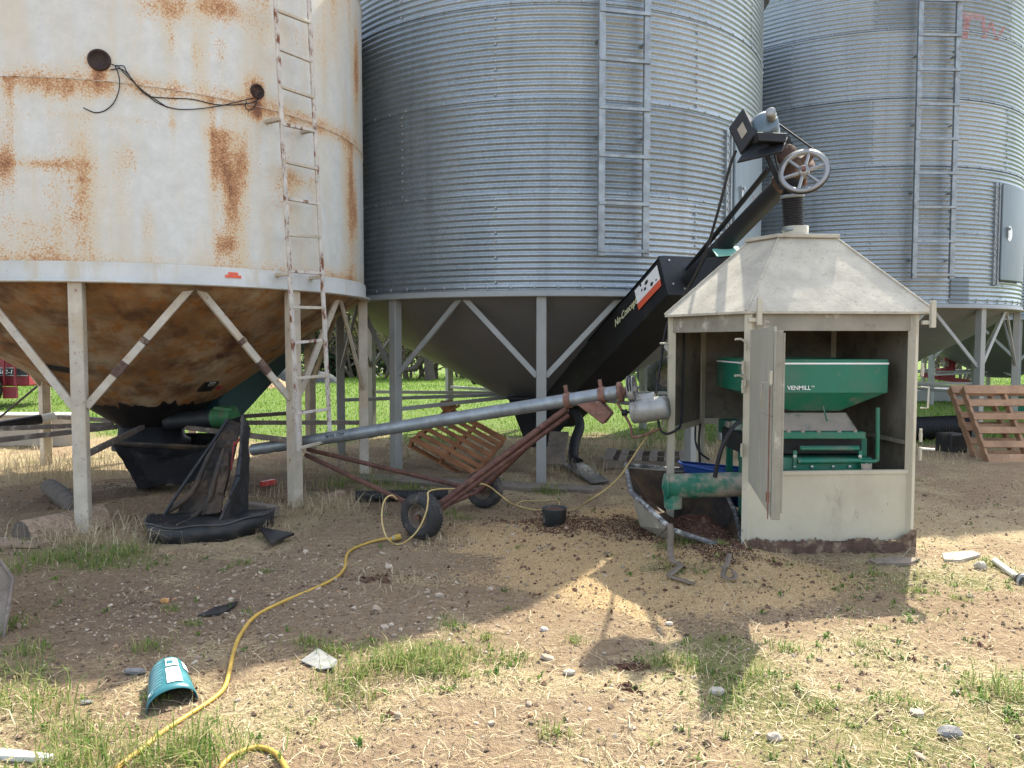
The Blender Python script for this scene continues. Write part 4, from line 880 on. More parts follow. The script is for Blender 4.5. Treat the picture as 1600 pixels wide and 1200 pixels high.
# ------------------------------------------------------------------ feed tub
rimp = [at(977, 727, 6.9), at(986, 769, 6.25), at(1050, 828, 5.72), Vector((1.75, 5.75, .02)), Vector((1.9, 6.5, .16)), at(1120, 738, 7.05)]
cen = sum(rimp, Vector()) / 6; bot = [at(1006, 780, 6.75), at(1000, 822, 6.22), at(1046, 846, 5.95), Vector((1.6, 5.95, -.15)), Vector((1.7, 6.4, -.12)), Vector((1.5, 6.8, -.05))]
tb_ = thing('feed_tub', 'tipped grey and beige feed tub with a scuffed rim under the green tube', 'feed tub', (1.3, 6.2, 0))
m = MB(); m.loft(bot, rimp, True, False); ob = m.build('tub_shell', m_creamdirty, tb_, fixn=True); s_ = ob.modifiers.new('s', 'SOLIDIFY'); s_.thickness = .012
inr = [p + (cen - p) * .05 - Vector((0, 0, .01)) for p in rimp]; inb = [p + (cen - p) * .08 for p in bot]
m = MB(); m.loft(inb, inr, True, False); m.build('tub_inner', m_boot, tb_)  # dark inner skin set just inside the tub shell
m = MB(); m.tube(rimp, .022, 8, closed=True); m.build('tub_rim', M('scuffed_rim', (.10, .10, .10), .7, 0, .4, 12, layers=[((.42, .41, .38), 14, .48, .6, None, None)], bump=.3), tb_)
# blue tub inside the shelter
bl = thing('blue_tub', 'blue plastic tub on the ground behind the left opening of the shelter', 'tub', (2.05, 6.95, 0))
a0 = [Vector((1.66, 6.98, .12)), Vector((2.25, 6.9, .12)), Vector((2.3, 7.1, .12)), Vector((1.7, 7.2, .12))]; a1 = [at(1068, 726, 6.8), at(1160, 744, 6.62), Vector((2.4, 7.15, .42)), Vector((1.58, 7.3, .48))]
m = MB(); m.loft(a0, a1, True, False); ob = m.build('tub_body', m_blue, bl); s_ = ob.modifiers.new('s', 'SOLIDIFY'); s_.thickness = .006
m = MB(); m.tube(a1, .012, 8, closed=True); m.build('tub_rim', m_blue, bl)
# ------------------------------------------------------------------ pallets
def pallet(name, label, O, ex, ey, ez, LX, LY, mat, nb=7, bw=.09, group=None, topgap=True):
    """ex: along boards, ey: across boards (along stringers), ez: out of the top deck"""
    O = Vector(O); ex = Vector(ex).normalized(); ey = Vector(ey); ey = (ey - ex * ey.dot(ex)).normalized(); ez = ex.cross(ey)
    if ez.dot(Vector(ez_hint)) < 0: ez = -ez
    p = thing(name, label, 'pallet', O, group); Rm = Matrix((ex, ey, ez)).transposed()
    for k in range(3):
        m = MB(); m.box(O + ex * (.022 + (LX - .044) * k / 2) + ey * LY / 2 - ez * .058, (.04, LY, .09), Rm); m.build('stringer', mat, p, .003)
    for k in range(nb):
        y = bw / 2 + (LY - bw) * k / (nb - 1); m = MB(); m.box(O + ex * LX / 2 + ey * y - ez * .004, (LX, bw if k not in (0, nb - 1) else bw * 1.35, .018), Rm @ Matrix.Rotation(.006 * math.sin(k * 5), 3, 'Z')); m.build('deck_board', mat, p, .002)
    for k in range(3):
        y = .05 + (LY - .1) * k / 2; m = MB(); m.box(O + ex * LX / 2 + ey * y - ez * .112, (LX, .09, .016), Rm); m.build('bottom_board', mat, p, .002)
    return p
ez_hint = (0, -1, .5)
pallet('wooden_pallet', 'front one of two pale pallets leaning against the right bin leg', gr(1545, 722), (1, .0, 0), (0, .62, .95), None, 1.15, 1.18, m_pallet, 6, .10, 'pallets leaning by the right bin')
pallet('wooden_pallet', 'rear one of two pale pallets leaning against the right bin leg', gr(1526, 716) + Vector((0, .02, 0)), (1, .0, 0), (0, .66, .95), None, 1.15, 1.18, m_pallet, 6, .10, 'pallets leaning by the right bin')
ez_hint = (-.2, -.6, 1)
Ap, Bp, Dp = at(641, 686, 9.6), at(742, 742, 9.45), at(706, 643, 10.7)
pallet('wooden_pallet', 'orange brown pallet tilted up behind the tube auger', Ap, Bp - Ap, Dp - Ap, None, (Bp - Ap).length, 1.28, m_orange, 7, .10)
m = MB(); m.box(at(700, 634, 10.6), (.18, .16, .10), Matrix.Rotation(.4, 3, 'Z') @ Matrix.Rotation(.3, 3, 'X')); m.box(at(706, 640, 10.55), (.25, .06, .03), Matrix.Rotation(-.5, 3, 'Y')); tag(m.build('wood_block', m_orange, None, .005), 'broken brown wood block sticking up behind the tilted orange pallet', 'wood block')
ez_hint = (0, 0, 1)
pallet('wooden_pallet', 'flat weathered grey pallet lying on the ground left of the shelter', Vector((1.15, 9.75, .13)), (.2, 1, 0), (1, -.15, 0), None, 1.05, 1.25, m_oldwood, 7, .10)
# ------------------------------------------------------------------ black boot parts under the white bin
bh = thing('bin_boot', 'black funnel boot hanging under the white rusty bin', 'auger boot', (WC[0], 8.5, 0))
t4 = [at(178, 693, 8.25), at(322, 700, 8.1), at(345, 680, 9.1), at(195, 680, 9.2)]; b4 = [at(216, 765, 8.35), at(290, 752, 8.25), at(295, 745, 8.8), at(225, 750, 8.8)]
m = MB(); m.loft(b4, t4, True, False); ob = m.build('boot_hopper', m_tarpblack, bh); s_ = ob.modifiers.new('s', 'SOLIDIFY'); s_.thickness = .02
m = MB(); m.tube(t4, .028, 8, closed=True); m.build('boot_rim', m_boot, bh)
m = MB(); m.lathe((WC[0], WC[1], .40), (0, 0, 1), [(.42, 0), (.42, .10), (.36, .12), (.34, .27), (0, .27)], 32); m.lathe((WC[0], WC[1], .40), (0, 0, 1), [(.42, 0), (0, .0)], 32); m.build('slide_gate', m_black, bh)
for k in range(9):
    a = R_(-150 + 15 * k); c = Vector((WC[0] + .425 * math.cos(a), WC[1] + .425 * math.sin(a), .45)); m = MB(); m.lathe(c, (math.cos(a), math.sin(a), 0), [(.012, 0), (.012, .012), (.001, .014)], 8, False); m.build('bolt', m_bolt, bh)
gt = thing('green_auger_tube', 'short dark green auger tube end beside the rusty cone', 'auger tube', at(330, 650, 8.5))
m = MB(); m.tube([at(262, 660, 8.6), at(336, 653, 8.5)], .10, 20); m.build('tube_body', m_black, gt)
m = MB(); m.tube([at(336, 653, 8.5), at(366, 650, 8.45)], .115, 20); m.box(at(352, 638, 8.45), (.2, .16, .03), Matrix.Rotation(.1, 3, 'Y')); m.build('tube_collar', M('dark_green_paint', (.02, .10, .035), .6, 0, .3, 6, layers=[((.1, .08, .05), 8, .55, .7, None, .8)]), gt)
bx2 = thing('inclined_auger', 'dark teal box auger slanting up behind the rusty cone of the white bin', 'auger', (-3.3, 9.8, 0))
a_ = at(322, 650, 9.0); b_ = at(448, 522, 10.9); dr = (b_ - a_).normalized(); s1 = dr.cross(Vector((0, 0, 1))).normalized()
m = MB(); m.beam(a_, b_, .45, .42, s1.cross(dr)); m.build('trough_box', M('dark_teal_paint', (.012, .045, .055), .5, .1, .2, 4), bx2, .008)
m = MB(); m.tube([b_, b_ + dr * 1.2], .09, 16); m.build('auger_tube', m_black, bx2)
# standing black chute
bs = thing('black_chute', 'tall dirty black plastic chute standing on end by the white bin', 'chute', gr(320, 828))
def Pn(px, py, Y): return at(px, py, Y)
back = [Pn(262, 826, 6.55), Pn(335, 832, 6.5), Pn(378, 662, 6.95), Pn(357, 655, 6.95)]
m = MB(); m.prism(back, Vector((0, .025, 0))); m.build('back_wall', m_boot, bs)
m = MB(); m.prism([Pn(335, 834, 6.3), Pn(388, 820, 6.75), Pn(391, 668, 6.95), Pn(380, 648, 6.85), Pn(374, 745, 6.55)], Vector((-.02, -.004, 0))); m.build('side_wall', m_blackpl, bs, .004)
m = MB(); m.prism([Pn(352, 658, 7.0), Pn(381, 648, 6.85), Pn(391, 668, 6.97), Pn(380, 672, 7.05)], Vector((0, .02, -.02))); m.build('top_lip', m_blackpl, bs)
m = MB(); m.prism([Pn(313, 806, 6.45), Pn(333, 742, 6.62), Pn(356, 700, 6.72), Pn(358, 735, 6.68), Pn(345, 800, 6.5)], Vector((.0, .014, 0))); m.build('inner_rib', m_boot, bs)
m = MB(); m.prism([Pn(260, 822, 6.55), Pn(243, 826, 6.4), Pn(338, 840, 6.22), Pn(352, 826, 6.45)], Vector((0, 0, .02))); m.build('bottom_lip', m_blackpl, bs, .003)
m = MB(); m.beam(Pn(361, 735, 6.72), Pn(366, 690, 6.8), .014, .01); m.beam(Pn(366, 696, 6.75), Pn(376, 684, 6.8), .02, .012); m.build('red_lever', M('old_red_paint', (.22, .03, .025), .6, 0, .3, 12), bs)
m = MB(); m.prism([Pn(245, 820, 6.5), Pn(272, 812, 6.55), Pn(275, 826, 6.5), Pn(250, 832, 6.45)], Vector((0, .01, .0))); m.build('blue_edge', M('navy_plastic', (.012, .018, .06), .5, 0, .2, 5), bs)
ctex = bpy.data.textures.new('crumple', 'CLOUDS'); ctex.noise_scale = .10
for ch in bs.children:
    if ch.name.startswith(('back_wall', 'side_wall', 'inner_rib')):
        s_ = ch.modifiers.new('s', 'SUBSURF'); s_.subdivision_type = 'SIMPLE'; s_.levels = s_.render_levels = 5
        d_ = ch.modifiers.new('d', 'DISPLACE'); d_.texture = ctex; d_.texture_coords = 'LOCAL'; d_.strength = .085; d_.direction = 'Y'
for ch in bh.children:
    if ch.name.startswith('boot_hopper'):
        s_ = ch.modifiers.new('ss', 'SUBSURF'); s_.subdivision_type = 'SIMPLE'; s_.levels = s_.render_levels = 5
        d_ = ch.modifiers.new('d', 'DISPLACE'); d_.texture = ctex2 = bpy.data.textures.new('slump', 'CLOUDS'); ctex2.noise_scale = .45; d_.texture_coords = 'LOCAL'; d_.strength = .14
m = MB(); m.tube(smooth_path([Pn(244, 826, 6.5), Pn(268, 786, 6.55), Pn(300, 738, 6.66), Pn(330, 695, 6.8), Pn(356, 654, 6.93)], 3), .016, 6); m.build('rolled_edge', m_blackpl, bs)
for pts_ in ([(262, 800, 6.55), (300, 770, 6.6), (318, 730, 6.68), (338, 690, 6.76)], [(285, 822, 6.5), (322, 790, 6.52), (335, 750, 6.6), (350, 700, 6.72)]):
    m = MB(); m.tube(smooth_path([Pn(*p) for p in pts_], 3), [.02, .03, .024, .03, .02, .028, .02, .026, .02, .012][:len(pts_) * 3 - 2], 6); m.build('fold', m_boot, bs)
m = MB(); pf = [Pn(200, 700, 8.0), Pn(240, 716, 7.9), Pn(300, 712, 7.9), Pn(338, 690, 7.95), Pn(330, 735, 7.8), Pn(285, 760, 7.85), Pn(232, 748, 7.95)]
m.prism(pf, Vector((.01, .02, 0))); dp_ = m.build('draped_liner', m_tarpblack, bh); s_ = dp_.modifiers.new('s', 'SUBSURF'); s_.subdivision_type = 'SIMPLE'; s_.levels = s_.render_levels = 5
d_ = dp_.modifiers.new('d', 'DISPLACE'); d_.texture = ctex2; d_.texture_coords = 'LOCAL'; d_.strength = .16; d_.direction = 'Y'
# half round black cover lying in front
hc = thing('half_round_cover', 'black half round rubber cover lying on the ground before the standing chute', 'cover', gr(330, 860))
O = gr(335, 824); K = 26; pts = []
for i in range(K + 1):
    a = math.pi + math.pi * i / K; pts.append(Vector((O.x + .0 + .49 * math.cos(a), O.y + .02 + .60 * math.sin(a) + .10 * math.cos(a), .135 + .01 * math.sin(i))))
m = MB(); m.prism(pts, (0, 0, -.012)); m.build('cover_plate', m_blackpl, hc)
m = MB(); vs = []
for p in pts: vs += [p + Vector((0, 0, .006)), Vector((p.x, p.y, -.03)) + (Vector((p.x - O.x, p.y - O.y, 0)) * -.02)]
m.smooth = True; m.add(vs, [(2 * i, 2 * i + 2, 2 * i + 3, 2 * i + 1) for i in range(K)]); m.smooth = False; ob = m.build('cover_skirt', m_blackpl, hc); s_ = ob.modifiers.new('s', 'SOLIDIFY'); s_.thickness = .016
m = MB(); m.tube([p + Vector((0, 0, .004)) for p in pts], .008, 6); m.build('worn_edge', M('worn_black_edge', (.045, .045, .045), .6, 0, .3, 10), hc)
m = MB(); e = [gr(404, 832), gr(460, 842), gr(440, 850), gr(424, 858)]; m.prism([p + Vector((0, 0, .05)) for p in e], (0, 0, -.02)); m.build('torn_flap', m_blackpl, hc)
# ------------------------------------------------------------------ cords
def gz(px, py, r=.012):
    p = gr(px, py); p.z = Hs(p.x, p.y); p = gr(px, py, p.z + r); return p
yc = [(620,843),(600,842),(570,850),(548,860),(541,870),(538,888),(524,903),(490,920),(440,941),(400,962),(378,988),(366,1015),(358,1050),(350,1075),(330,1094),(290,1120),(255,1143),(225,1168),(198,1187),(178,1208),(172,1245),(230,1300),(310,1275),(335,1220),(352,1190),(378,1174),(405,1168),(430,1177),(447,1200),(470,1240)]
cord = thing('extension_cord', 'thick yellow extension cord winding across the foreground dirt', 'cord', gz(540, 880))
m = MB(); m.tube(smooth_path([gz(*p, .0105) for p in yc], 5), .0105, 8); m.build('cord', m_yellow, cord)
c0 = gz(608, 843, .02); c1 = gz(626, 838, .03)
m = MB(); m.tube([c0, c0.lerp(c1, .4), c0.lerp(c1, .45), c1], [.016, .020, .026, .026], 12); m.build('plug_body', m_yellow, cord)
m = MB(); m.tube([c0.lerp(c1, .3), c0.lerp(c1, .45)], .0235, 12); m.build('plug_ring', m_motor, cord)
tc = [at(1020, 668, 6.5), at(1012, 680, 6.55), at(995, 705, 6.6), at(984, 722, 6.6), at(968, 745, 6.65), at(945, 766, 6.7), at(920, 782, 6.75), gz(900, 796), gz(882, 797), gz(868, 794), gz(840, 797), gz(815, 793), at(798, 786, 7.05), at(780, 772, 7.05), at(764, 760, 7.0), at(748, 756, 6.95), at(720, 763, 6.75), at(690, 764, 6.4), at(670, 768, 6.1), at(669, 780, 6.05), at(666, 800, 6.02), at(655, 825, 6.0), at(640, 842, 5.98), gz(622, 851), at(606, 842, 6.0), at(598, 822, 6.05), at(597, 798, 6.1), at(602, 780, 6.15), at(612, 774, 6.2), at(620, 780, 6.25)]
tag(MB().tube(smooth_path(tc, 5), .0068, 7).build('thin_cord', m_tan), 'thin pale yellow cord from the auger motor to a loop over the front wheel', 'cord')
tag(MB().tube(smooth_path([gz(835, 797), gz(808, 790), gz(818, 783), gz(850, 783), gz(868, 781), gz(874, 786), at(872, 792, 6.85)], 5), .0065, 7).build('thin_cord', m_tan), 'short loop of thin yellow cord beside the small pail', 'cord')
# ------------------------------------------------------------------ small things
pa = thing('small_pail', 'small rusty black pail full of dark feed behind the yellow grain', 'pail', gr(868, 822))
pb = gr(866, 826); m = MB(); m.lathe(pb, (0, 0, 1), [(.001, 0), (.092, 0), (.108, .175), (.113, .18), (.108, .185), (.100, .175), (.09, .155)], 28); m.build('pail_body', M('worn_pail', (.045, .05, .05), .6, .2, .3, 10, layers=[((.32, .32, .30), 12, .6, .68, None, None), ((.14, .06, .03), 7, .58, .7, None, .9)]), pa)
m = MB(); vs = [pb + Vector((0, 0, .175))]; m.lathe(pb, (0, 0, 1), [(.101, .16), (.06, .178), (.001, .185)], 20); m.build('feed', M('dark_feed', (.10, .05, .032), .95, 0, .4, 40, bump=.8, bs=120), pa)
ju = thing('teal_jug', 'cut teal chemical jug with a white label lying in the foreground', 'jug', gz(268, 1095))
jo = gz(262, 1066, 0); A0 = gz(228, 1118, 0); A1 = gz(310, 1096, 0); axis = ((A0 + A1) / 2 - jo); axis.z = 0; Lj = axis.length; axis.normalize(); wv = (A1 - A0).normalized(); wd = (A1 - A0).length
K = 18; vs = []; NL = 6
def jug(f, a, grow=0):
    r = wd / 2 * (.78 + .22 * f) + grow; c = jo.lerp((A0 + A1) / 2, f); hgt = (.115 - .03 * f + grow)
    return c + wv * (-math.cos(a)) * r + Vector((0, 0, max(math.sin(a), 0) ** .8 * hgt + .004))
for i in range(NL + 1):
    for k in range(K + 1): vs.append(jug(i / NL, math.pi * k / K))
m = MB(); m.smooth = True; m.add(vs, [(i * (K + 1) + k, i * (K + 1) + k + 1, (i + 1) * (K + 1) + k + 1, (i + 1) * (K + 1) + k) for i in range(NL) for k in range(K)])
m.smooth = False; m.add([jug(0, math.pi * k / K) for k in range(K + 1)], [tuple(range(K + 1))]); ob = m.build('jug_body', m_teal, ju); s_ = ob.modifiers.new('s', 'SOLIDIFY'); s_.thickness = .004
def jpatch(f0, f1, a0, a1, mat, name, g=.004):
    vs = []; N_ = 8
    for i in range(N_ + 1):
        for k in range(N_ + 1): vs.append(jug(f0 + (f1 - f0) * i / N_, a0 + (a1 - a0) * k / N_, g))
    m = MB(); m.smooth = True; m.add(vs, [(i * (N_ + 1) + k, i * (N_ + 1) + k + 1, (i + 1) * (N_ + 1) + k + 1, (i + 1) * (N_ + 1) + k) for i in range(N_) for k in range(N_)]); return m.build(name, mat, ju)
jpatch(.06, .30, 1.45, 2.05, m_white_label, 'printed_panel'); jpatch(.36, .82, 1.42, 2.05, m_white_label, 'printed_panel'); jpatch(.10, .34, 2.3, 2.65, m_white_label, 'printed_panel')
mt_ = M('pale_teal_print', (.16, .34, .36), .4, 0, .2, 30, bump=0)
for i in range(9): jpatch(.08 + .085 * i, .105 + .085 * i, .62, 1.28 - .05 * (i % 3), mt_, 'print_line')
jpatch(.14, .24, 1.5, 1.8, m_teal, 'print_block', .006)
def jdisc(f, a, r, mat, name, g):
    vs = []; 
    for k in range(14):
        an = 2 * math.pi * k / 14; vs.append(jug(f + r * .9 * math.sin(an) / Lj, a + r * math.cos(an) / .13, g))
    m = MB(); m.add(vs, [tuple(range(14))]); return m.build(name, mat, ju)
jdisc(.86, .62, .026, mt_, 'round_mark', .004); jdisc(.86, .62, .020, m_teal, 'round_mark', .0055); jdisc(.86, .62, .012, m_white_label, 'round_mark', .007)
def scrap(name, label, cat, pix, mat, h=.01, z=.0, tilt=0):
    ps = [gz(x, y, 0) for x, y in pix]; m = MB(); ps = [p + Vector((0, 0, z + h + tilt * (i % 2))) for i, p in enumerate(ps)]; m.prism(ps, (0, 0, -h)); return tag(m.build(name, mat, None), label, cat)
scrap('plastic_scrap', 'torn dark plastic strip lying across the gravel', 'scrap', [(309, 964), (335, 953), (372, 942), (368, 950), (345, 962)], m_blackpl, .008, .004, .006)
scrap('plastic_scrap', 'grey creased plastic scrap lying in front of the grass tuft', 'scrap', [(470, 1036), (497, 1022), (527, 1035), (525, 1052), (500, 1050)], M('grey_scrap', (.20, .20, .19), .5, 0, .25, 12, bump=.4), .006, .008, .018)
scrap('rubber_mat', 'dark rubber mat lying by the front leg of the middle bin', 'mat', [(873, 728), (912, 728), (952, 757), (925, 761)], m_blackpl, .012, .03)
scrap('wood_plank', 'long grey plank lying behind the auger wheels', 'plank', [(560, 744), (700, 752), (940, 764), (925, 771), (690, 762), (560, 752)], m_oldwood, .035, .0)
scrap('brown_board', 'reddish board lying in front of the split log', 'board', [(0, 845), (66, 844), (80, 852), (60, 856), (0, 856)], m_log, .03, .0)
scrap('concrete_slab', 'pale flat slab lying in the grass to the right of the shelter', 'slab', [(1472, 868), (1520, 864), (1532, 870), (1500, 879), (1475, 878)], m_conc, .02, .0)
scrap('white_board', 'white weathered board end at the lower left edge of the photo', 'board', [(0, 1176), (40, 1180), (85, 1186), (78, 1192), (30, 1190), (0, 1188)], m_pvc, .02, .0)
scrap('rusty_sheet', 'curled rusty sheet lying against the shelter front', 'scrap', [(1355, 878), (1398, 873), (1438, 876), (1420, 884), (1370, 884)], m_oldwood, .02, .0)
# logs, blocks, boards under the white bin
def blk(name, label, cat, p, q, w, h, mat, bev=.008):
    m = MB(); m.beam(p, q, w, h); return tag(m.build(name, mat, None, bev), label, cat)
lg = thing('split_log', 'half round split log lying at the foot of the front left leg', 'log', gr(80, 835))
a_ = gr(34, 846); b_ = gr(160, 818); ax = (b_ - a_).normalized(); sd = Vector((-ax.y, ax.x, 0)); pr = []
for k in range(11):
    an = math.pi * k / 10; pr.append((math.cos(an) * .14, math.sin(an) * .185))
m = MB(); m.prism([a_ + sd * x + Vector((0, 0, z - .015)) for x, z in pr], b_ - a_); m.build('log_body', m_log, lg, .01)
m = MB(); m.prism([a_ - ax * .003 + sd * x * .985 + Vector((0, 0, z * .985 - .015)) for x, z in pr], ax * -.004); m.build('cut_end', m_logend, lg)
m = MB(); m.tube([gr(78, 772) + Vector((0, 0, .08)), gr(100, 790) + Vector((0, 0, .085)), gr(122, 808) + Vector((0, 0, .08))], [.085, .09, .085], 14); tag(m.build('round_log', m_bark), 'round weathered log lying behind the split log', 'log')
blk('wood_block', 'short grey timber lying right of the standing chute', 'timber', gr(388, 800) + Vector((0, 0, .05)), gr(432, 806) + Vector((0, 0, .04)), .10, .10, m_oldwood)
blk('wood_block', 'small brown timber lying beside the leg with the ladder', 'timber', gr(502, 786) + Vector((0, 0, .03)), gr(535, 776) + Vector((0, 0, .04)), .09, .06, m_log)
blk('wood_block', 'tall weathered board leaning against the middle boot', 'board', at(866, 726, 9.9), at(874, 676, 10.5), .26, .05, m_oldwood)
blk('red_box', 'small red box lying under the white bin', 'box', gr(408, 762) + Vector((0, 0, .04)), gr(430, 758) + Vector((0, 0, .04)), .06, .06, M('red_plastic', (.40, .045, .035), .5, 0, .15, 10))
pp_ = thing('black_pipe', 'black corrugated pipe lying behind the front auger wheel', 'pipe', gr(620, 780))
a_ = gr(556, 784) + Vector((0, 0, .055)); b_ = gr(700, 782) + Vector((0, 0, .055)); m = MB(); m.lathe(a_, b_ - a_, [(.058 + .006 * math.cos(i * 1.57), (b_ - a_).length * i / 120) for i in range(121)], 16); m.build('pipe_body', m_belt, pp_)
pw = thing('white_pipe', 'white pipe with a black valve end lying at the right edge', 'pipe', gr(1575, 893))
a_ = gz(1554, 876, .022); b_ = gz(1588, 901, .022); m = MB(); m.tube([a_, b_], .021, 14); m.build('pipe_body', m_pvc, pw)
c_ = gz(1606, 912, .03); m = MB(); m.tube([b_, b_.lerp(c_, .4)], .024, 12); m.build('pipe_collar', m_motor, pw)
m = MB(); dv = (c_ - b_).normalized(); m.lathe(b_.lerp(c_, .4), dv, [(.03, 0), (.05, .03), (.055, .10), (.045, .10), (.04, .04)], 18); vv = m.build('valve_body', m_black, pw)
m = MB(); m.lathe(b_.lerp(c_, .4), dv, [(.056, .09), (.060, .095), (.056, .105), (.044, .105)], 18); m.build('valve_ring', m_alu, vv)
# straps in the grain
def strap(name, label, pts, w, mat):
    P = smooth_path(pts, 6); vs = []
    for i, p in enumerate(P):
        t = (P[min(i + 1, len(P) - 1)] - P[max(i - 1, 0)]).normalized(); s = t.cross(Vector((0, 0, 1)))
        if s.length < .2: s = Vector((1, 0, 0))
        s = s.normalized() * w / 2; vs += [p - s, p + s]
    m = MB(); m.smooth = True; m.add(vs, [(2 * i, 2 * i + 1, 2 * i + 3, 2 * i + 2) for i in range(len(P) - 1)]); ob = m.build(name, mat); s_ = ob.modifiers.new('s', 'SOLIDIFY'); s_.thickness = .004; return tag(ob, label, 'strap')
strap('webbing_strap', 'grey webbing strap hanging over the tub rim down onto the grain', [at(1026, 838, 5.75), at(1044, 823, 5.68), at(1046, 818, 5.62), at(1048, 830, 5.55), at(1047, 855, 5.5), gz(1050, 874, .01), gz(1063, 882, .01), gz(1052, 893, .01), gz(1046, 899, .01), gz(1064, 905, .012), gz(1085, 912, .01)], .045, m_strap)
strap('webbing_strap', 'grey webbing strap twisted into a small loop on the grain', [gz(1140, 864, .05), gz(1136, 880, .03), gz(1130, 897, .01), gz(1138, 904, .01), gz(1149, 900, .01), gz(1143, 890, .03), gz(1133, 885, .05), gz(1128, 886, .06)], .035, m_strap)
# left edge: slanting grey-edged sheet
sh = thing('leaning_panel', 'grey rimmed weathered panel cut off by the left edge of the photo', 'panel', gr(0, 960))
P4 = [at(-120, 850, 4.6), at(2, 878, 4.45), at(20, 904, 4.4), at(4, 1010, 4.1), at(-120, 1060, 4.0)]
m = MB(); m.prism(P4, Vector((-.02, .03, -.03))); m.build('panel_sheet', m_oldwood, sh)
m = MB(); m.tube(P4, .012, 6, closed=True); m.build('panel_rim', m_strut, sh)
# concrete wall, insulated pipe
cw = thing('concrete_wall', 'low beige concrete wall behind the left legs of the white bin', 'wall', (-8.3, 11.8, 0))
m = MB(); m.box((-9.0, 12.2, .16), (4.2, .25, .62)); m.build('wall_body', m_conc, cw, .01); m = MB(); m.box((-9.0, 12.2, .485), (4.3, .34, .03)); m.build('wall_cap', m_pvc, cw, .006)
ip = thing('insulated_pipe', 'grey foam covered pipe with a white bare end at the left edge', 'pipe', at(60, 655, 9.5))
a_ = at(-60, 676, 9.0); b_ = at(64, 655, 9.6); c_ = at(86, 650, 9.7); m = MB(); m.tube([a_, b_], .062, 16); m.build('foam_sleeve', m_blackpl, ip); m = MB(); m.tube([b_, c_], .055, 16); m.build('bare_end', m_pvc, ip)
tag(MB().tube([at(0, 652, 10.5), at(66, 597, 10.15)], .015, 8).build('guy_rod', m_belt), 'thin black rod slanting up to the left rear leg of the white bin', 'rod')
# black drainage hose coil right
dh = thing('drainage_hose', 'black ribbed drainage hose lying behind the right pallets', 'hose', gr(1470, 690))
a_ = gr(1405, 690) + Vector((0, 0, .2)); b_ = gr(1512, 684) + Vector((0, 0, .2)); 
m = MB(); m.lathe(a_, b_ - a_, [(.17 + .022 * math.cos(i * 1.57), (b_ - a_).length * i / 96) for i in range(97)], 24); m.build('hose_body', m_belt, dh)
tag(MB().box(gr(1486, 706) + Vector((0, 0, .14)), (.32, .3, .28), Matrix.Rotation(.3, 3, 'Z')).build('battery_box', m_blackpl, None, .02), 'dark grey box standing beside the ribbed black hose', 'box')
# ------------------------------------------------------------------ scatter: grass, straw, stones, grain
def gmat(name, cols, trans=.35, rough=.6):
    m, n, l, b, vec = newmat(name); a = n.new('ShaderNodeAttribute'); a.attribute_name = 'rnd'
    r = n.new('ShaderNodeValToRGB'); el = r.color_ramp.elements
    el[0].position = 0; el[0].color = (*cols[0], 1); el[1].position = 1; el[1].color = (*cols[-1], 1)
    for i, c in enumerate(cols[1:-1]): e = el.new((i + 1) / (len(cols) - 1)); e.color = (*c, 1)
    l.new(a.outputs['Fac'], r.inputs[0]); l.new(r.outputs[0], b.inputs['Base Color']); b.inputs['Roughness'].default_value = rough; b.inputs['Specular IOR Level'].default_value = .25
    if trans:
        t = n.new('ShaderNodeBsdfTranslucent'); l.new(r.outputs[0], t.inputs[0]); mx = n.new('ShaderNodeMixShader'); mx.inputs[0].default_value = trans
        l.new(b.outputs[0], mx.inputs[1]); l.new(t.outputs[0], mx.inputs[2]); l.new(mx.outputs[0], n['Material Output'].inputs[0])
    return m
m_grass = gmat('grass_blades', [(.045, .10, .018), (.075, .15, .025), (.12, .20, .035), (.22, .26, .07), (.42, .36, .17)], .4)
m_lawn = gmat('lawn_blades', [(.06, .13, .015), (.09, .185, .02), (.13, .23, .03), (.20, .28, .05)], .45)
m_straw = gmat('dry_straw', [(.22, .16, .09), (.38, .29, .16), (.52, .43, .27), (.62, .54, .37)], .15, .7)
m_peb = gmat('pebbles', [(.16, .12, .085), (.25, .195, .14), (.32, .255, .185), (.40, .34, .265), (.30, .18, .10)], 0, .85)
m_grain = gmat('grain', [(.27, .155, .07), (.47, .31, .15), (.60, .42, .21), (.68, .53, .30)], 0, .7)
m_clod = gmat('dark_clods', [(.055, .025, .017), (.10, .048, .032), (.15, .085, .055)], 0, .95)
def blades(name, P, h, wd, mat, lean=.5, rnd=None, curl=1.0):
    k = len(P); an = rng.random(k) * 2 * np.pi; wa = an + np.pi / 2 + rng.normal(0, .5, k); L = lean * rng.random(k) ** .8
    ld = np.stack([np.cos(an), np.sin(an), np.zeros(k)], 1); wv = np.stack([np.cos(wa), np.sin(wa), np.zeros(k)], 1) * (wd / 2)[:, None]
    up = np.array([0, 0, 1.]); hh = h[:, None]; Lc = L[:, None]
    m1 = P + up * hh * .55 + ld * hh * Lc * .28; tp = P + up * hh * (1 - .35 * Lc * curl) + ld * hh * Lc
    V = np.stack([P - wv, P + wv, m1 - wv * .8, m1 + wv * .8, tp], 1).reshape(-1, 3)
    b0 = np.arange(k)[:, None] * 5; Fc = np.stack([b0 + [0, 1, 2], b0 + [1, 3, 2], b0 + [2, 3, 4]], 1).reshape(-1, 3)
    if rnd is None: rnd = rng.random(k)
    return npmesh(name, V, Fc, mat, None, False, None, dict(rnd=np.repeat(rnd, 5)))
def onground(x, y, dz=0.): return np.stack([x, y, H(x, y) + dz], 1)
def pick(nc, x0, x1, y0, y1, fn, ypow=1.0):
    x = rng.uniform(x0, x1, nc); y = y0 + (y1 - y0) * rng.random(nc) ** ypow; keep = (rng.random(nc) < fn(x, y)) & (np.abs(x) < .72 * y + .8)
    return x[keep], y[keep]
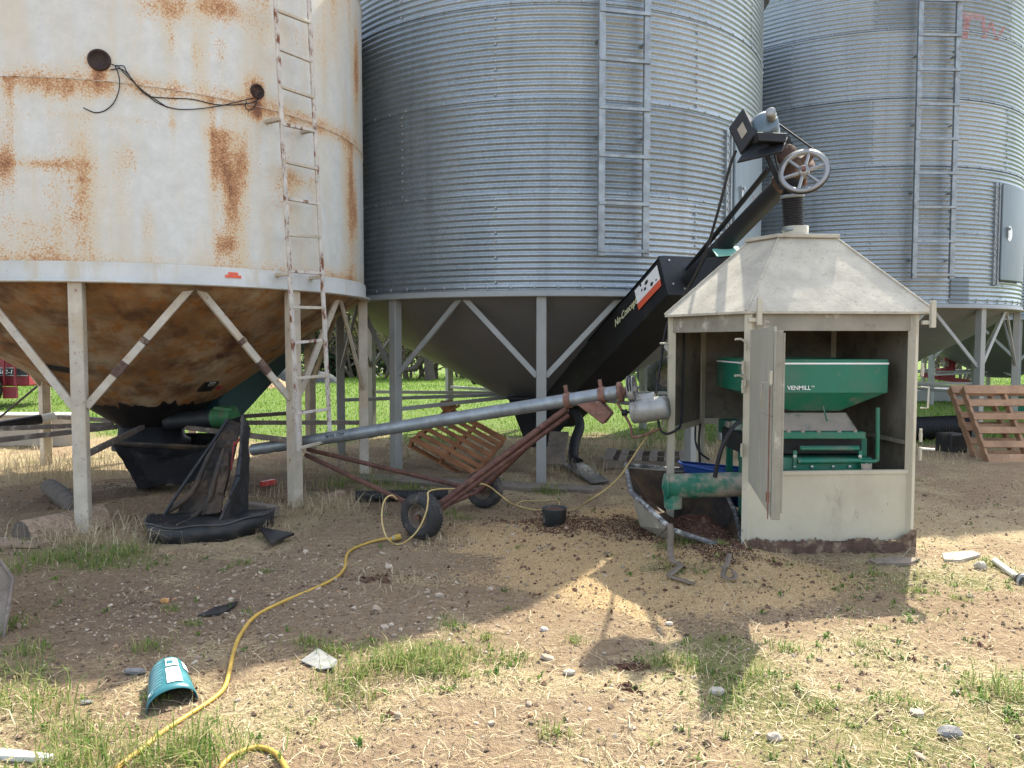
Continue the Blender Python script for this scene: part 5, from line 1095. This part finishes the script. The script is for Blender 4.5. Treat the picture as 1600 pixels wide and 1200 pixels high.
# near grass: short cover + clumps
x, y = pick(120000, -6, 7, 2.0, 12.5, lambda x, y: np.clip(masks(x, y)['grass'] - .02, 0, 1) ** 1.2 * np.clip(7 / (y + 1), .25, 1) * .9, 1.4)
k = len(x); tag(blades('short_grass', onground(x, y, -.004), rng.uniform(.015, .06, k), rng.uniform(.002, .0045, k), m_grass, 1.4, np.clip(rng.normal(.55, .22, k), 0, 1)), 'patchy short green grass growing through the bare dirt', 'grass', kind='stuff')
TUF = [(130,1165,.16),(150,1195,.18),(110,1200,.15),(290,1175,.15),(330,1195,.17),(270,1200,.16),(30,1100,.14),(65,1112,.15),(15,1060,.14),(100,1140,.1),(535,1085,.12),(560,1066,.13),(590,1052,.12),(620,1044,.13),(655,1036,.13),(690,1046,.12),(730,1035,.13),(700,1062,.11),(705,985,.07),(650,1058,.1),(795,1042,.09),(232,1012,.09),(1050,1034,.09),(1076,1046,.09),(1042,872,.09),(1068,868,.10),(855,768,.16),(862,772,.14),(1150,1082,.10),(1180,1060,.09),(1225,1015,.07),(1578,1085,.13),(1556,1090,.11),(865,1150,.07),(190,872,.15),(150,884,.14),(60,880,.13),(25,895,.16),(300,975,.06),(268,955,.06),(1400,1098,.07),(1020,1040,.07),(40,852,.12),(205,862,.13),(95,876,.14),(520,760,.22),(560,752,.2),(600,756,.18),(640,766,.16),(720,815,.1),(700,805,.1),(1370,900,.07),(1440,930,.06),(1500,940,.06),(1350,1010,.06),(1290,1110,.06),(560,1100,.1),(480,1010,.08),(520,1025,.10),(12,985,.12),(40,1020,.1),(1130,870,.06),(1545,880,.08),(760,1000,.06),(900,1005,.05),(250,1098,.05),(415,895,.05),(380,880,.06),(1120,1110,.08)]
xs, ys, hs_, rr = [], [], [], []
for (px, py, h) in TUF:
    c = gr(px, py); h = h * (1.08 if py > 1000 else .95); nb = int(40 + 420 * h); sp = h * .6
    xs.append(rng.normal(c.x, sp, nb)); ys.append(rng.normal(c.y, sp * .8, nb)); hs_.append(h * rng.uniform(.35, 1.1, nb)); rr.append(np.clip(rng.normal(.5, .2, nb) + (rng.random(nb) < .25) * .45, 0, 1))
x, y = np.concatenate(xs), np.concatenate(ys); k = len(x)
tag(blades('grass_tufts', onground(x, y, -.005), np.concatenate(hs_), rng.uniform(.0025, .006, k), m_grass, 1.4, np.concatenate(rr)), 'green grass tufts standing out of the dirt and around the bin legs', 'grass', kind='stuff')
x, y = pick(9000, -6, 7, 2.0, 9, lambda x, y: np.clip(masks(x, y)['grass'] * .35 + .02, 0, 1) * np.clip(5 / y, .2, 1))
x = np.repeat(x, 5) + rng.normal(0, .012, len(x) * 5); y = np.repeat(y, 5) + rng.normal(0, .012, len(y) * 5); k = len(x)
tag(blades('broadleaf_weeds', onground(x, y, .0), rng.uniform(.02, .05, k), rng.uniform(.006, .014, k), m_grass, 2.2, np.clip(rng.normal(.4, .25, k), 0, 1)), 'low broadleaf weeds between the grass and straw', 'weeds', kind='stuff')
# lawn
x, y = pick(190000, -34, 40, 12.5, 40, lambda x, y: masks(x, y)['lawn'] * np.clip(16 / y, 0, 1) ** .5, 1.25)
k = len(x); tag(blades('lawn_grass', onground(x, y, -.01), rng.uniform(.04, .11, k) * (.75 + .012 * y), .005 + .0007 * y * rng.uniform(.6, 1.3, k), m_lawn, .9, np.clip(rng.normal(.5, .25, k) + (N1.fbm(x, y, .35, 3) - .5) * .9, 0, 1)), 'bright green lawn grass behind the bins', 'grass', kind='stuff')
# straw litter: flat lying strips
def litter(name, x, y, ln, wd, mat, tilt=.12):
    k = len(x); an = rng.random(k) * 2 * np.pi; d = np.stack([np.cos(an), np.sin(an), rng.normal(0, tilt, k)], 1) * (ln / 2)[:, None]
    s = np.stack([-np.sin(an), np.cos(an), np.zeros(k)], 1) * (wd / 2)[:, None]; c = onground(x, y, .006) + np.stack([0 * x, 0 * x, np.abs(d[:, 2])], 1); bend = np.stack([-np.sin(an), np.cos(an), 0 * an], 1) * (ln * rng.normal(0, .09, k))[:, None]
    V = np.stack([c - d - s, c - d + s, c + bend - s + [0, 0, .004], c + bend + s + [0, 0, .004], c + d - s, c + d + s], 1).reshape(-1, 3); b0 = np.arange(k)[:, None] * 6
    Fc = np.stack([b0 + [0, 1, 3, 2], b0 + [2, 3, 5, 4]], 1).reshape(-1, 4)
    return npmesh(name, V, Fc, mat, None, False, None, dict(rnd=np.repeat(rng.random(k), 6)))
x, y = pick(270000, -7, 8, 2.0, 13.5, lambda x, y: np.clip((masks(x, y)['straw'] + .12) * (1.7 * N2.fbm(x, y, 3.5, 3) ** 1.5 + .25), 0, 1) * np.clip(5 / y, .2, 1), 1.3)
k = len(x); tag(litter('straw_litter', x, y, np.clip(rng.lognormal(-3.2, .55, k), .012, .16), rng.uniform(.0011, .0032, k), m_straw, .16), 'dry straw and dead stems scattered over the dirt', 'straw', kind='stuff')
# dry weeds around posts and the chute
W = [(130,838,.30,120),(160,845,.25,100),(100,850,.22,80),(200,850,.25,90),(245,838,.2,50),(470,792,.28,130),(500,800,.22,120),(530,795,.2,80),(440,806,.12,120),(400,828,.12,140),(360,735,.3,60),(90,745,.4,200),(40,740,.4,200),(0,735,.4,150),(130,735,.35,160),(170,740,.35,120),(845,752,.18,60),(800,756,.15,60),(930,745,.22,120),(880,735,.2,80),(900,705,.2,100),(960,700,.25,150),(1030,700,.25,100),(700,850,.1,60),(680,830,.12,60),(620,905,.1,50),(600,920,.08,40),(1200,870,.14,14),(1390,866,.16,10),(1180,1140,.08,30),(1230,1090,.08,40),(960,1160,.08,30),(560,735,.3,100),(500,735,.3,100),(1460,715,.12,100),(1480,725,.1,80),(1540,735,.08,60),(20,1120,.12,70),(560,1100,.12,60)]
xs, ys, hs_ = [], [], []
for (px, py, h, nb) in W:
    c = gr(px, py); sp = h * .8 + .05; xs.append(rng.normal(c.x, sp, nb)); ys.append(rng.normal(c.y, sp * .7, nb)); hs_.append(h * rng.uniform(.3, 1.2, nb))
x, y = np.concatenate(xs), np.concatenate(ys); k = len(x)
tag(blades('dry_weeds', onground(x, y, -.005), np.concatenate(hs_), rng.uniform(.0025, .0055, k), m_straw, 1.8), 'tall dry weed stems bending around the bin legs', 'weeds', kind='stuff')
x, y = pick(16000, -12, 14, 10.5, 15.5, lambda x, y: np.clip(masks(x, y)['straw'], 0, 1))
k = len(x); tag(blades('dry_grass', onground(x, y, -.01), rng.uniform(.05, .22, k), rng.uniform(.006, .012, k), m_straw, 1.8), 'dry grass fringe between the dirt and the lawn', 'grass', kind='stuff')
# little solids
OV = np.array([(1, 0, 0), (-1, 0, 0), (0, 1, 0), (0, -1, 0), (0, 0, 1), (0, 0, -1)], float); OF = np.array([(0, 2, 4), (2, 1, 4), (1, 3, 4), (3, 0, 4), (2, 0, 5), (1, 2, 5), (3, 1, 5), (0, 3, 5)])
def ico():
    bm = bmesh.new(); bmesh.ops.create_icosphere(bm, subdivisions=1, radius=1); v = np.array([tuple(a.co) for a in bm.verts]); f = np.array([[q.index for q in a.verts] for a in bm.faces]); bm.free(); return v, f
IV, IF = ico()
def solids(name, x, y, size, mat, base=(OV, OF), asp=(1, .75, .5), jit=.25, sink=.3, dz=None, smooth=False):
    Bv, Bf = base; k = len(x); nv = len(Bv); an = rng.random(k) * 2 * np.pi; tl_ = rng.normal(0, .25, k)
    S = size[:, None, None] * np.array(asp) * rng.uniform(.7, 1.3, (k, 1, 3)); V = Bv[None] * S * (1 + rng.normal(0, jit, (k, nv, 1)))
    ca, sa = np.cos(an)[:, None], np.sin(an)[:, None]; X_ = V[..., 0] * ca - V[..., 1] * sa; Y_ = V[..., 0] * sa + V[..., 1] * ca; Z_ = V[..., 2] + V[..., 0] * tl_[:, None]
    c = onground(x, y) if dz is None else np.stack([x, y, dz], 1)
    V = np.stack([X_ + c[:, :1], Y_ + c[:, 1:2], Z_ + c[:, 2:] + (size * asp[2] * (1 - 2 * sink))[:, None]], 2).reshape(-1, 3)
    Fc = (Bf[None] + (np.arange(k) * nv)[:, None, None]).reshape(-1, 3)
    return npmesh(name, V, Fc, mat, None, smooth, None, dict(rnd=np.repeat(np.clip(rng.normal(.5, .28, k), 0, 1), nv)))
x, y = pick(60000, -6, 7, 2.0, 10, lambda x, y: (masks(x, y)['gravel'] * .6 + .04) * np.clip(4.5 / y, .2, 1), 1.2)
k = len(x); tag(solids('gravel', x, y, np.clip(rng.lognormal(-5.15, .6, k), .003, .030), m_peb, (IV, IF), (1, .8, .55), .13, .3), 'loose gravel and small stones in the dirt', 'gravel', kind='stuff')
x, y = pick(90000, -6, 7, 2.0, 9, lambda x, y: (.22 + masks(x, y)['dkbrown'] * .4) * np.clip(4.5 / y, .2, 1))
k = len(x); tag(solids('soil_crumbs', x, y, np.clip(rng.lognormal(-5.1, .5, k), .003, .02), gmat('soil_crumbs', [(.09, .06, .04), (.16, .11, .075), (.24, .175, .12)], 0, .95), (OV, OF), (1, .9, .7), .2, .3), 'brown soil crumbs on the yard', 'soil', kind='stuff')
x, y = pick(150000, -1.6, 3.2, 4.2, 8.2, lambda x, y: np.clip(masks(x, y)['grain'] * 1.05, 0, 1) * .75)
k = len(x); tag(solids('spilled_grain', x, y, rng.uniform(.0035, .006, k), m_grain, (OV, OF), (1, .6, .55), .1, .15), 'yellow spilled grain spread in front of the shelter', 'grain', kind='stuff')
x, y = pick(70000, -1.8, 2.6, 3.0, 8.0, lambda x, y: np.clip(masks(x, y)['dark'] * .8 + masks(x, y)['grain'] * .035, 0, 1))
k = len(x); tag(solids('dark_feed', x, y, np.clip(rng.lognormal(-5.0, .45, k), .003, .02), m_clod, (OV, OF), (1, .9, .75), .25, .25), 'dark crumbly feed spilled over the grain', 'feed', kind='stuff')
# feed heap in the tub
def heap(name, label, cat, cx, cy, rx, ry, hgt, mat, nsp, ssz, z0=0., base_mat=None):
    K = 26; J = 12; vs = [(cx, cy, z0 + hgt)]; fs = []
    def hz(rr_, a): 
        px = cx + rx * rr_ * math.cos(a); py = cy + ry * rr_ * math.sin(a); return px, py, z0 + hgt * (1 - rr_ ** 1.6) + .03 * mnoise.noise((px * 9, py * 9, 3)) * (1 - rr_ * .5) - .03 * rr_
    m = MB(); m.smooth = True; vv = [hz(0, 0)]
    for j in range(1, J + 1):
        for k in range(K): vv.append(hz(j / J, 2 * math.pi * k / K))
    ff = [(0, 1 + k, 1 + (k + 1) % K) for k in range(K)] + [(1 + (j - 1) * K + k, 1 + j * K + k, 1 + j * K + (k + 1) % K, 1 + (j - 1) * K + (k + 1) % K) for j in range(1, J) for k in range(K)]
    m.add(vv, ff); ob = m.build(name, base_mat or mat)
    r = np.sqrt(rng.random(nsp)) * .97; a = rng.random(nsp) * 2 * np.pi; q = np.array([hz(p, b_) for p, b_ in zip(r, a)])
    s = solids(name + '_lumps', q[:, 0], q[:, 1], np.clip(rng.lognormal(math.log(ssz), .5, nsp), .002, .03), mat, (OV, OF), (1, .85, .7), .25, .3, dz=q[:, 2]); s.parent = ob; s['kind'] = 'stuff'
    return tag(ob, label, cat)
m_feedbase = M('feed_base', (.085, .048, .032), .95, 0, .4, 30, bump=.8, bs=90)
heap('feed_heap', 'dark brown feed heap under the green tube in the tipped tub', 'feed heap', 1.47, 6.2, .42, .46, .23, m_clod, 2600, .008, -.02, m_feedbase)
heap('feed_heap', 'low reddish brown feed mound beside the shelter corner', 'feed heap', 1.66, 5.72, .22, .2, .10, m_clod, 900, .008, 0, m_feedbase)
heap('dark_clump', 'dark soil clump lying alone in the sunny foreground', 'clump', *gr(980, 1080)[:2], .075, .055, .035, m_clod, 260, .006, 0, m_feedbase)
heap('dark_clump', 'small dark clod with dry roots in the shaded dirt', 'clump', *gr(600, 910)[:2], .06, .05, .05, m_clod, 160, .006, 0, m_feedbase)
heap('straw_heap', 'brown straw heap on the lawn near the trees', 'straw heap', at(395, 605, 28).x, 28, 1.5, 1.0, .62, m_straw, 400, .03, 0, m_strawpile)
# single stones one can point to
def stone(px, py, r, mat, label, asp=(1, .8, .6), name='stone'):
    c = gr(px, py); bm = bmesh.new(); bmesh.ops.create_icosphere(bm, subdivisions=2, radius=1); m = MB(); sd = px * .37
    vs = []
    for v in bm.verts:
        p = v.co * (1 + .28 * mnoise.noise(v.co * 1.3 + Vector((sd, 0, 0))) + .08 * mnoise.noise(v.co * 4 + Vector((sd, 3, 0)))); vs.append(Vector((c.x + p.x * r * asp[0], c.y + p.y * r * asp[1], Hs(c.x, c.y) + r * asp[2] * .55 + p.z * r * asp[2])))
    m.add(vs, [[q.index for q in f.verts] for f in bm.faces]); bm.free(); return tag(m.build(name, mat), label, 'stone')
stone(1532, 887, .045, m_conc, 'pale angular stone in the grass left of the white pipe', (1, .8, .8))
stone(257, 943, .026, m_orstone, 'orange stone in the shaded gravel', (1.1, .7, .8))
stone(211, 1053, .045, m_dstone, 'flat dark grey stone behind the teal jug', (1.2, .6, .35))
stone(135, 1099, .026, m_dstone, 'small black stone left of the teal jug', (1.2, .6, .35))
stone(889, 1057, .026, m_conc, 'white pebble in the sunny dirt near the photo centre', (1.2, .8, .6))
stone(1120, 1078, .035, m_stone, 'brown rounded stone in the strip of shadow', (1.1, .8, .6))
stone(1210, 1152, .028, m_conc, 'pale rounded stone in the foreground grass', (1.1, .8, .7))
stone(1483, 1150, .042, m_dstone, 'brown clod like stone at the lower right', (1.2, .8, .6))
stone(1045, 975, .02, m_conc, 'small pale stone at the edge of the shelter shadow', (1.2, .9, .7))
stone(850, 985, .02, m_stone, 'small tan stone in the sunny dirt', (1.2, .9, .7))
# ------------------------------------------------------------------ trees
def limb(m, p, d, L, r, depth, rs, tips, n=5):
    pts = [Vector(p)]; rad = [r]; dd = Vector(d).normalized()
    for i in range(4):
        dd = (dd + Vector((rs.uniform(-.25, .25), rs.uniform(-.25, .25), rs.uniform(-.08, .2)))).normalized(); pts.append(pts[-1] + dd * L / 4); rad.append(r * (1 - .17 * (i + 1)))
    m.tube(pts, rad, n, cap=False)
    if depth == 0: tips.extend(pts[1:]); return
    for i in range(2 + (depth > 1) + rs.randint(0, 2)):
        j = rs.randint(1, 4); a = rs.uniform(0, 6.28); nd = (dd * .7 + Vector((math.cos(a), math.sin(a), rs.uniform(-.1, .6)))).normalized()
        limb(m, pts[j], nd, L * rs.uniform(.5, .75), rad[j] * .6, depth - 1, rs, tips, 4 if depth > 1 else 3)
def leafmesh(name, pts, size, k, mat, parent, spread, shade=.5):
    P = np.array([tuple(p) for p in pts]); P = P[rng.integers(0, len(P), k)] + rng.normal(0, spread, (k, 3)); o = ORG(parent); P = P - np.array(tuple(o))
    a = rng.normal(0, 1, (k, 3)); a /= np.linalg.norm(a, axis=1)[:, None]; b_ = np.cross(a, rng.normal(0, 1, (k, 3))); b_ /= np.linalg.norm(b_, axis=1)[:, None]; s = (size * rng.uniform(.5, 1.3, k))[:, None]
    V = np.stack([P - a * s, P + b_ * s * .5, P + a * s, P - b_ * s * .5], 1).reshape(-1, 3); Fc = np.arange(k * 4).reshape(-1, 4)
    return npmesh(name, V, Fc, mat, parent, False, None, dict(rnd=np.repeat(rng.random(k), 4)))
m_leafd = gmat('shrub_leaves', [(.06, .075, .025), (.10, .12, .035), (.16, .17, .06), (.24, .20, .10)], .3)
m_leafe = gmat('spruce_needles', [(.012, .028, .014), (.022, .045, .02), (.035, .06, .028)], .1)
m_twig = M('twig_bark', (.11, .09, .07), .9, 0, .3, 6, bump=0)
def shrub(x, y, h, seed, leaves, label):
    rs = random.Random(seed); t = thing('bare_shrub', label, 'shrub', (x, y, 0), 'trees behind the lawn'); m = MB(); tips = []
    for k in range(5):
        a = rs.uniform(0, 6.28); limb(m, (x + .3 * math.cos(a), y + .3 * math.sin(a), -.05), (math.cos(a) * .45, math.sin(a) * .45, 1), h * rs.uniform(.5, .72), .06 + .02 * h / 4, 3, rs, tips)
    m.build('trunk', m_twig, t, fixn=False); leafmesh('crown', tips, .075, leaves, m_leafd, t, .16)
def spruce(x, y, h, seed, label, low=.6):
    rs = random.Random(seed); t = thing('spruce_tree', label, 'tree', (x, y, 0), 'trees behind the lawn'); m = MB(); m.tube([(x, y, -.1), (x + .05, y, h * .5), (x, y, h)], [.22, .13, .02], 8); pts = []
    z = low
    while z < h - .2:
        R = (h - z) * .27 + .25
        for k in range(9):
            a = rs.uniform(0, 6.28); rr = R * rs.uniform(.7, 1.1); q = Vector((x + rr * math.cos(a), y + rr * math.sin(a), z - rr * .22 + rs.uniform(-.1, .1))); m.tube([(x, y, z), q], [.03, .008], 3, cap=False)
            for f in np.linspace(.15, 1, 7): pts.append(Vector((x, y, z)).lerp(q, f))
        z += .36
    m.build('trunk', m_bark, t, fixn=False); leafmesh('crown', pts, .15, 5200, m_leafe, t, .12)
def X_at(px, Y): return at(px, 560, Y).x
shrub_lab = ['bare tangled shrub with sparse green leaves in the row beyond the lawn']
SH = [(470, 36, 3.4), (497, 37.5, 4.4), (560, 36, 4.0), (592, 35, 3.6), (618, 37, 3.8), (642, 35, 3.2), (664, 36, 3.4), (690, 35, 3.2), (715, 36, 3.0), (745, 36, 3.4), (800, 37, 4.0), (880, 37, 4.0), (960, 38, 4), (410, 37, 4.5), (350, 38, 5), (1440, 34, 4.2), (1472, 33, 3.6), (1500, 34, 4.0), (20, 36, 4.5), (100, 37, 4.5), (180, 37, 4.5)]
for i, (px, Y, h) in enumerate(SH): shrub(X_at(px, Y), Y, h, 20 + i, 1100 if h < 4.2 else 700, 'bare tangled shrub with sparse green leaves in the row beyond the lawn')
for i, (px, Y, h, lab) in enumerate([(516, 37, 8.0, 'dark spruce tree behind the ladder of the white bin'), (545, 38, 7.0, 'dark spruce tree right of the white bin ladder among bare shrubs'), (604, 41, 6.5, 'dark spruce tree seen between the legs of the middle bin'), (440, 42, 9.0, 'tall dark spruce tree hidden behind the cone of the white bin'), (300, 41, 9.5, 'tall dark spruce tree far behind the left bin'), (1030, 40, 9.0, 'tall dark spruce tree behind the green tractor')]): spruce(X_at(px, Y), Y, h, 50 + i, lab, .5)
m = MB(); rs = random.Random(5)
lt_ = thing('fallen_trunk', 'dark fallen tree trunk leaning in the shrubs beyond the lawn', 'trunk', (X_at(655, 34), 34, 0)); m.tube([(X_at(630, 34), 34, .4), (X_at(650, 34), 34, .55), (X_at(668, 34), 34, 1.2), (X_at(672, 34), 34, 1.9)], [.08, .15, .17, .13], 10); m.build('trunk_body', m_bark, lt_)
m = MB(); m.tube([(X_at(672, 33.8), 33.8, 0), (X_at(668, 33.9), 33.9, 1.3)], [.24, .17], 10); m.build('stump', m_bark, lt_)
# far wood
k = 26000; fx = rng.uniform(-170, 170, k); fy = rng.uniform(118, 130, k); fh = 5 + 4 * N1.fbm(fx, fx * 0, .06, 4); P = np.stack([fx, fy, fh * rng.random(k) ** .8], 1)
a = rng.normal(0, 1, (k, 3)); b_ = np.cross(a, rng.normal(0, 1, (k, 3))); a /= np.linalg.norm(a, axis=1)[:, None]; b_ /= np.linalg.norm(b_, axis=1)[:, None]; s = rng.uniform(.5, 1.1, k)[:, None]
fw_ = npmesh('far_wood', np.stack([P - a * s, P + b_ * s * .6, P + a * s, P - b_ * s * .6], 1).reshape(-1, 3), np.arange(k * 4).reshape(-1, 4), m_leafd, None, False, None, dict(rnd=np.repeat(rng.random(k) * .6, 4))); tag(fw_, 'far off wood along the horizon', 'wood', kind='stuff')
# ------------------------------------------------------------------ machines and heaps in the background
def mound(name, label, cat, px, Y, rx, ry, h, mat):
    cx = X_at(px, Y); m = MB(); m.smooth = True; K = 28; J = 8; vv = [(cx, Y, h)]
    for j in range(1, J + 1):
        for q in range(K):
            a = 2 * math.pi * q / K; rr = j / J; xx = cx + rx * rr * math.cos(a); yy = Y + ry * rr * math.sin(a); vv.append((xx, yy, h * (1 - rr ** 2.6) + .10 * mnoise.noise((xx * 1.7, yy * 1.7, 1)) - .03))
    m.add(vv, [(0, 1 + q, 1 + (q + 1) % K) for q in range(K)] + [(1 + (j - 1) * K + q, 1 + j * K + q, 1 + j * K + (q + 1) % K, 1 + (j - 1) * K + (q + 1) % K) for j in range(1, J) for q in range(K)]); return tag(m.build(name, mat), label, cat)
mound('tarp_heap', 'grey covered heap on the lawn behind the leg with the ladder', 'heap', 438, 31, 1.1, .8, .75, m_tarp)
mound('tarp_heap', 'lower grey covered heap seen through the bottom of the ladder', 'heap', 500, 31.5, .85, .6, .45, m_tarp)
sw = thing('loose_tyre', 'small dark tyre standing on the lawn near the shrubs', 'tyre', (X_at(744, 30), 30, 0)); wheel(Vector((X_at(744, 30), 30, .28)), Vector((.8, -.6, 0)), .28, .2, sw)
# red combine at the left edge
rc = thing('red_combine', 'red harvester with a black lettered side strip behind the white bin', 'harvester', (-13.2, 19.2, 0)); Yc = 19.0
xl, xr_ = at(-260, 560, Yc).x, at(43, 560, Yc).x
m = MB(); m.box(((xl + xr_) / 2, Yc + 1.2, 2.05), (xr_ - xl, 2.4, 2.2)); m.build('body', m_redm, rc, .05)
zt_, zb_ = at(0, 575.5, Yc).z, at(0, 586, Yc).z
m = MB(); m.box(((xl + xr_) / 2, Yc - .012, (zt_ + zb_) / 2), (xr_ - xl - .02, .02, zt_ - zb_)); m.build('side_strip', m_ink, rc)
for zz_ in (zt_ + .01, zb_ - .012): m = MB(); m.box(((xl + xr_) / 2, Yc - .014, zz_), (xr_ - xl - .02, .02, .022)); m.build('trim_line', m_alu, rc)
text('lettering', '502-1', .155, (at(-2, 580, Yc).x, Yc - .026, zb_ + .025), (1, 0, 0), (0, 0, 1), m_letter, rc, .2)
m = MB(); m.box((xr_ - .4, Yc + .5, .80), (.75, .9, .5)); m.build('rear_guard', m_redm, rc, .03)
m = MB(); q1 = at(9, 590, Yc); q2 = at(31, 622, Yc); m.box(((q1.x + q2.x) / 2, Yc - .1, (at(0, 604, Yc).z + q2.z) / 2), (q2.x - q1.x, .08, at(0, 604, Yc).z - q2.z)); m.box((q1.x + .03, Yc - .1, .95), (.04, .05, .8)); m.box((q2.x - .03, Yc - .1, .95), (.04, .05, .8)); m.build('hanging_step', m_redm, rc)
wheel(Vector((at(-22, 620, Yc).x, Yc - .25, .5)), (0, -1, 0), .5, .45, rc); wheel(Vector((at(-200, 620, Yc).x, Yc + .2, .85)), (0, -1, 0), .85, .6, rc)
# green tractor
gt_ = thing('green_tractor', 'green tractor with black tyres behind the inclined black auger', 'tractor', (X_at(1040, 24), 24, 0)); tx = X_at(1018, 24)
m = MB(); m.box((tx + .9, 24.3, 1.35), (2.2, .8, .75)); m.box((tx + .05, 24.3, 1.05), (.5, .6, .5)); m.build('hood', m_tgreen, gt_, .06)
m = MB(); m.box((tx + 2.7, 24.3, 2.0), (1.5, 1.4, 1.6)); m.build('cab', m_glass, gt_, .05); m = MB(); m.box((tx + 2.7, 24.3, 2.87), (1.7, 1.6, .16)); m.build('cab_roof', m_tgreen, gt_, .05)
for (dx, dy, r, wd_) in ((.35, -.75, .62, .4), (.35, .85, .62, .4), (2.8, -.95, .95, .55), (2.8, 1.1, .95, .55)): wheel(Vector((tx + dx, 24.3 + dy, r)), (0, -1, 0), r, wd_, gt_)
m = MB(); m.lathe((tx + .1, 23.85, 1.0), (0, -1, 0), [(.0, .05), (.2, .05), (.24, -.1), (.24, -.3)], 20); m.build('front_weight', m_tgreen, gt_)
# red implement on a flat trailer, right
ri = thing('red_implement', 'red implement with white decals standing on a grey trailer at the right', 'implement', (X_at(1485, 22), 22, 0)); Yi = 22
def bx_(p0, p1, th, mat, name):
    a = at(*p0, Yi); b_ = at(*p1, Yi); m = MB(); m.box(((a.x + b_.x) / 2, Yi, (a.z + b_.z) / 2), (abs(b_.x - a.x), th, abs(b_.z - a.z))); return m.build(name, mat, ri, .01)
bx_((1480, 538), (1490, 592), .18, m_redm, 'mast'); bx_((1482, 549), (1492, 558), .25, m_white_label, 'decal_plate'); bx_((1493, 546), (1498, 558), .2, m_white_label, 'decal_plate'); bx_((1486, 580), (1496, 585), .26, m_white_label, 'decal_plate')
bx_((1473, 564), (1479, 573), .22, m_creamdirty, 'gearbox'); bx_((1466, 575), (1485, 590), .3, m_redm, 'side_arm'); m = MB(); m.beam(at(1440, 585, Yi), at(1515, 598, Yi), .16, .14); m.build('cross_beam', m_redm, ri)
m = MB(); m.tube([at(1484, 545, Yi), at(1477, 556, Yi), at(1480, 575, Yi)], .05, 8); m.build('hydraulic_arm', m_redm, ri)
tr = thing('flat_trailer', 'grey flat trailer carrying the red implement', 'trailer', (X_at(1470, 22), 22.2, 0)); a = at(1400, 606, 22); b_ = at(1560, 622, 22)
m = MB(); m.box(((a.x + b_.x) / 2, 22.2, (a.z + b_.z) / 2 - .05), (b_.x - a.x, 1.6, .30)); m.build('deck', m_gleg, tr, .01); m = MB(); m.box(((a.x + b_.x) / 2, 21.5, b_.z - .35), (b_.x - a.x, .1, .12)); m.build('lower_rail', m_gleg, tr)
for px in (1430, 1476, 1540): m = MB(); m.beam(Vector((X_at(px, 21.5), 21.5, -.02)), Vector((X_at(px, 21.5), 21.5, b_.z - .1)), .08, .08); m.build('prop', m_gleg, tr)
dr_ = thing('green_drum', 'dark green drum on the grass at the right edge behind the pallets', 'drum', (X_at(1608, 17), 17, 0))
m = MB(); m.lathe((X_at(1612, 17), 17, 0), (0, 0, 1), [(0, 0), (.42, 0), (.42, .05), (.40, .1), (.40, .55), (.43, .6), (.40, .65), (.38, .68), (0, .66)], 28); m.build('drum_body', m_green, dr_)
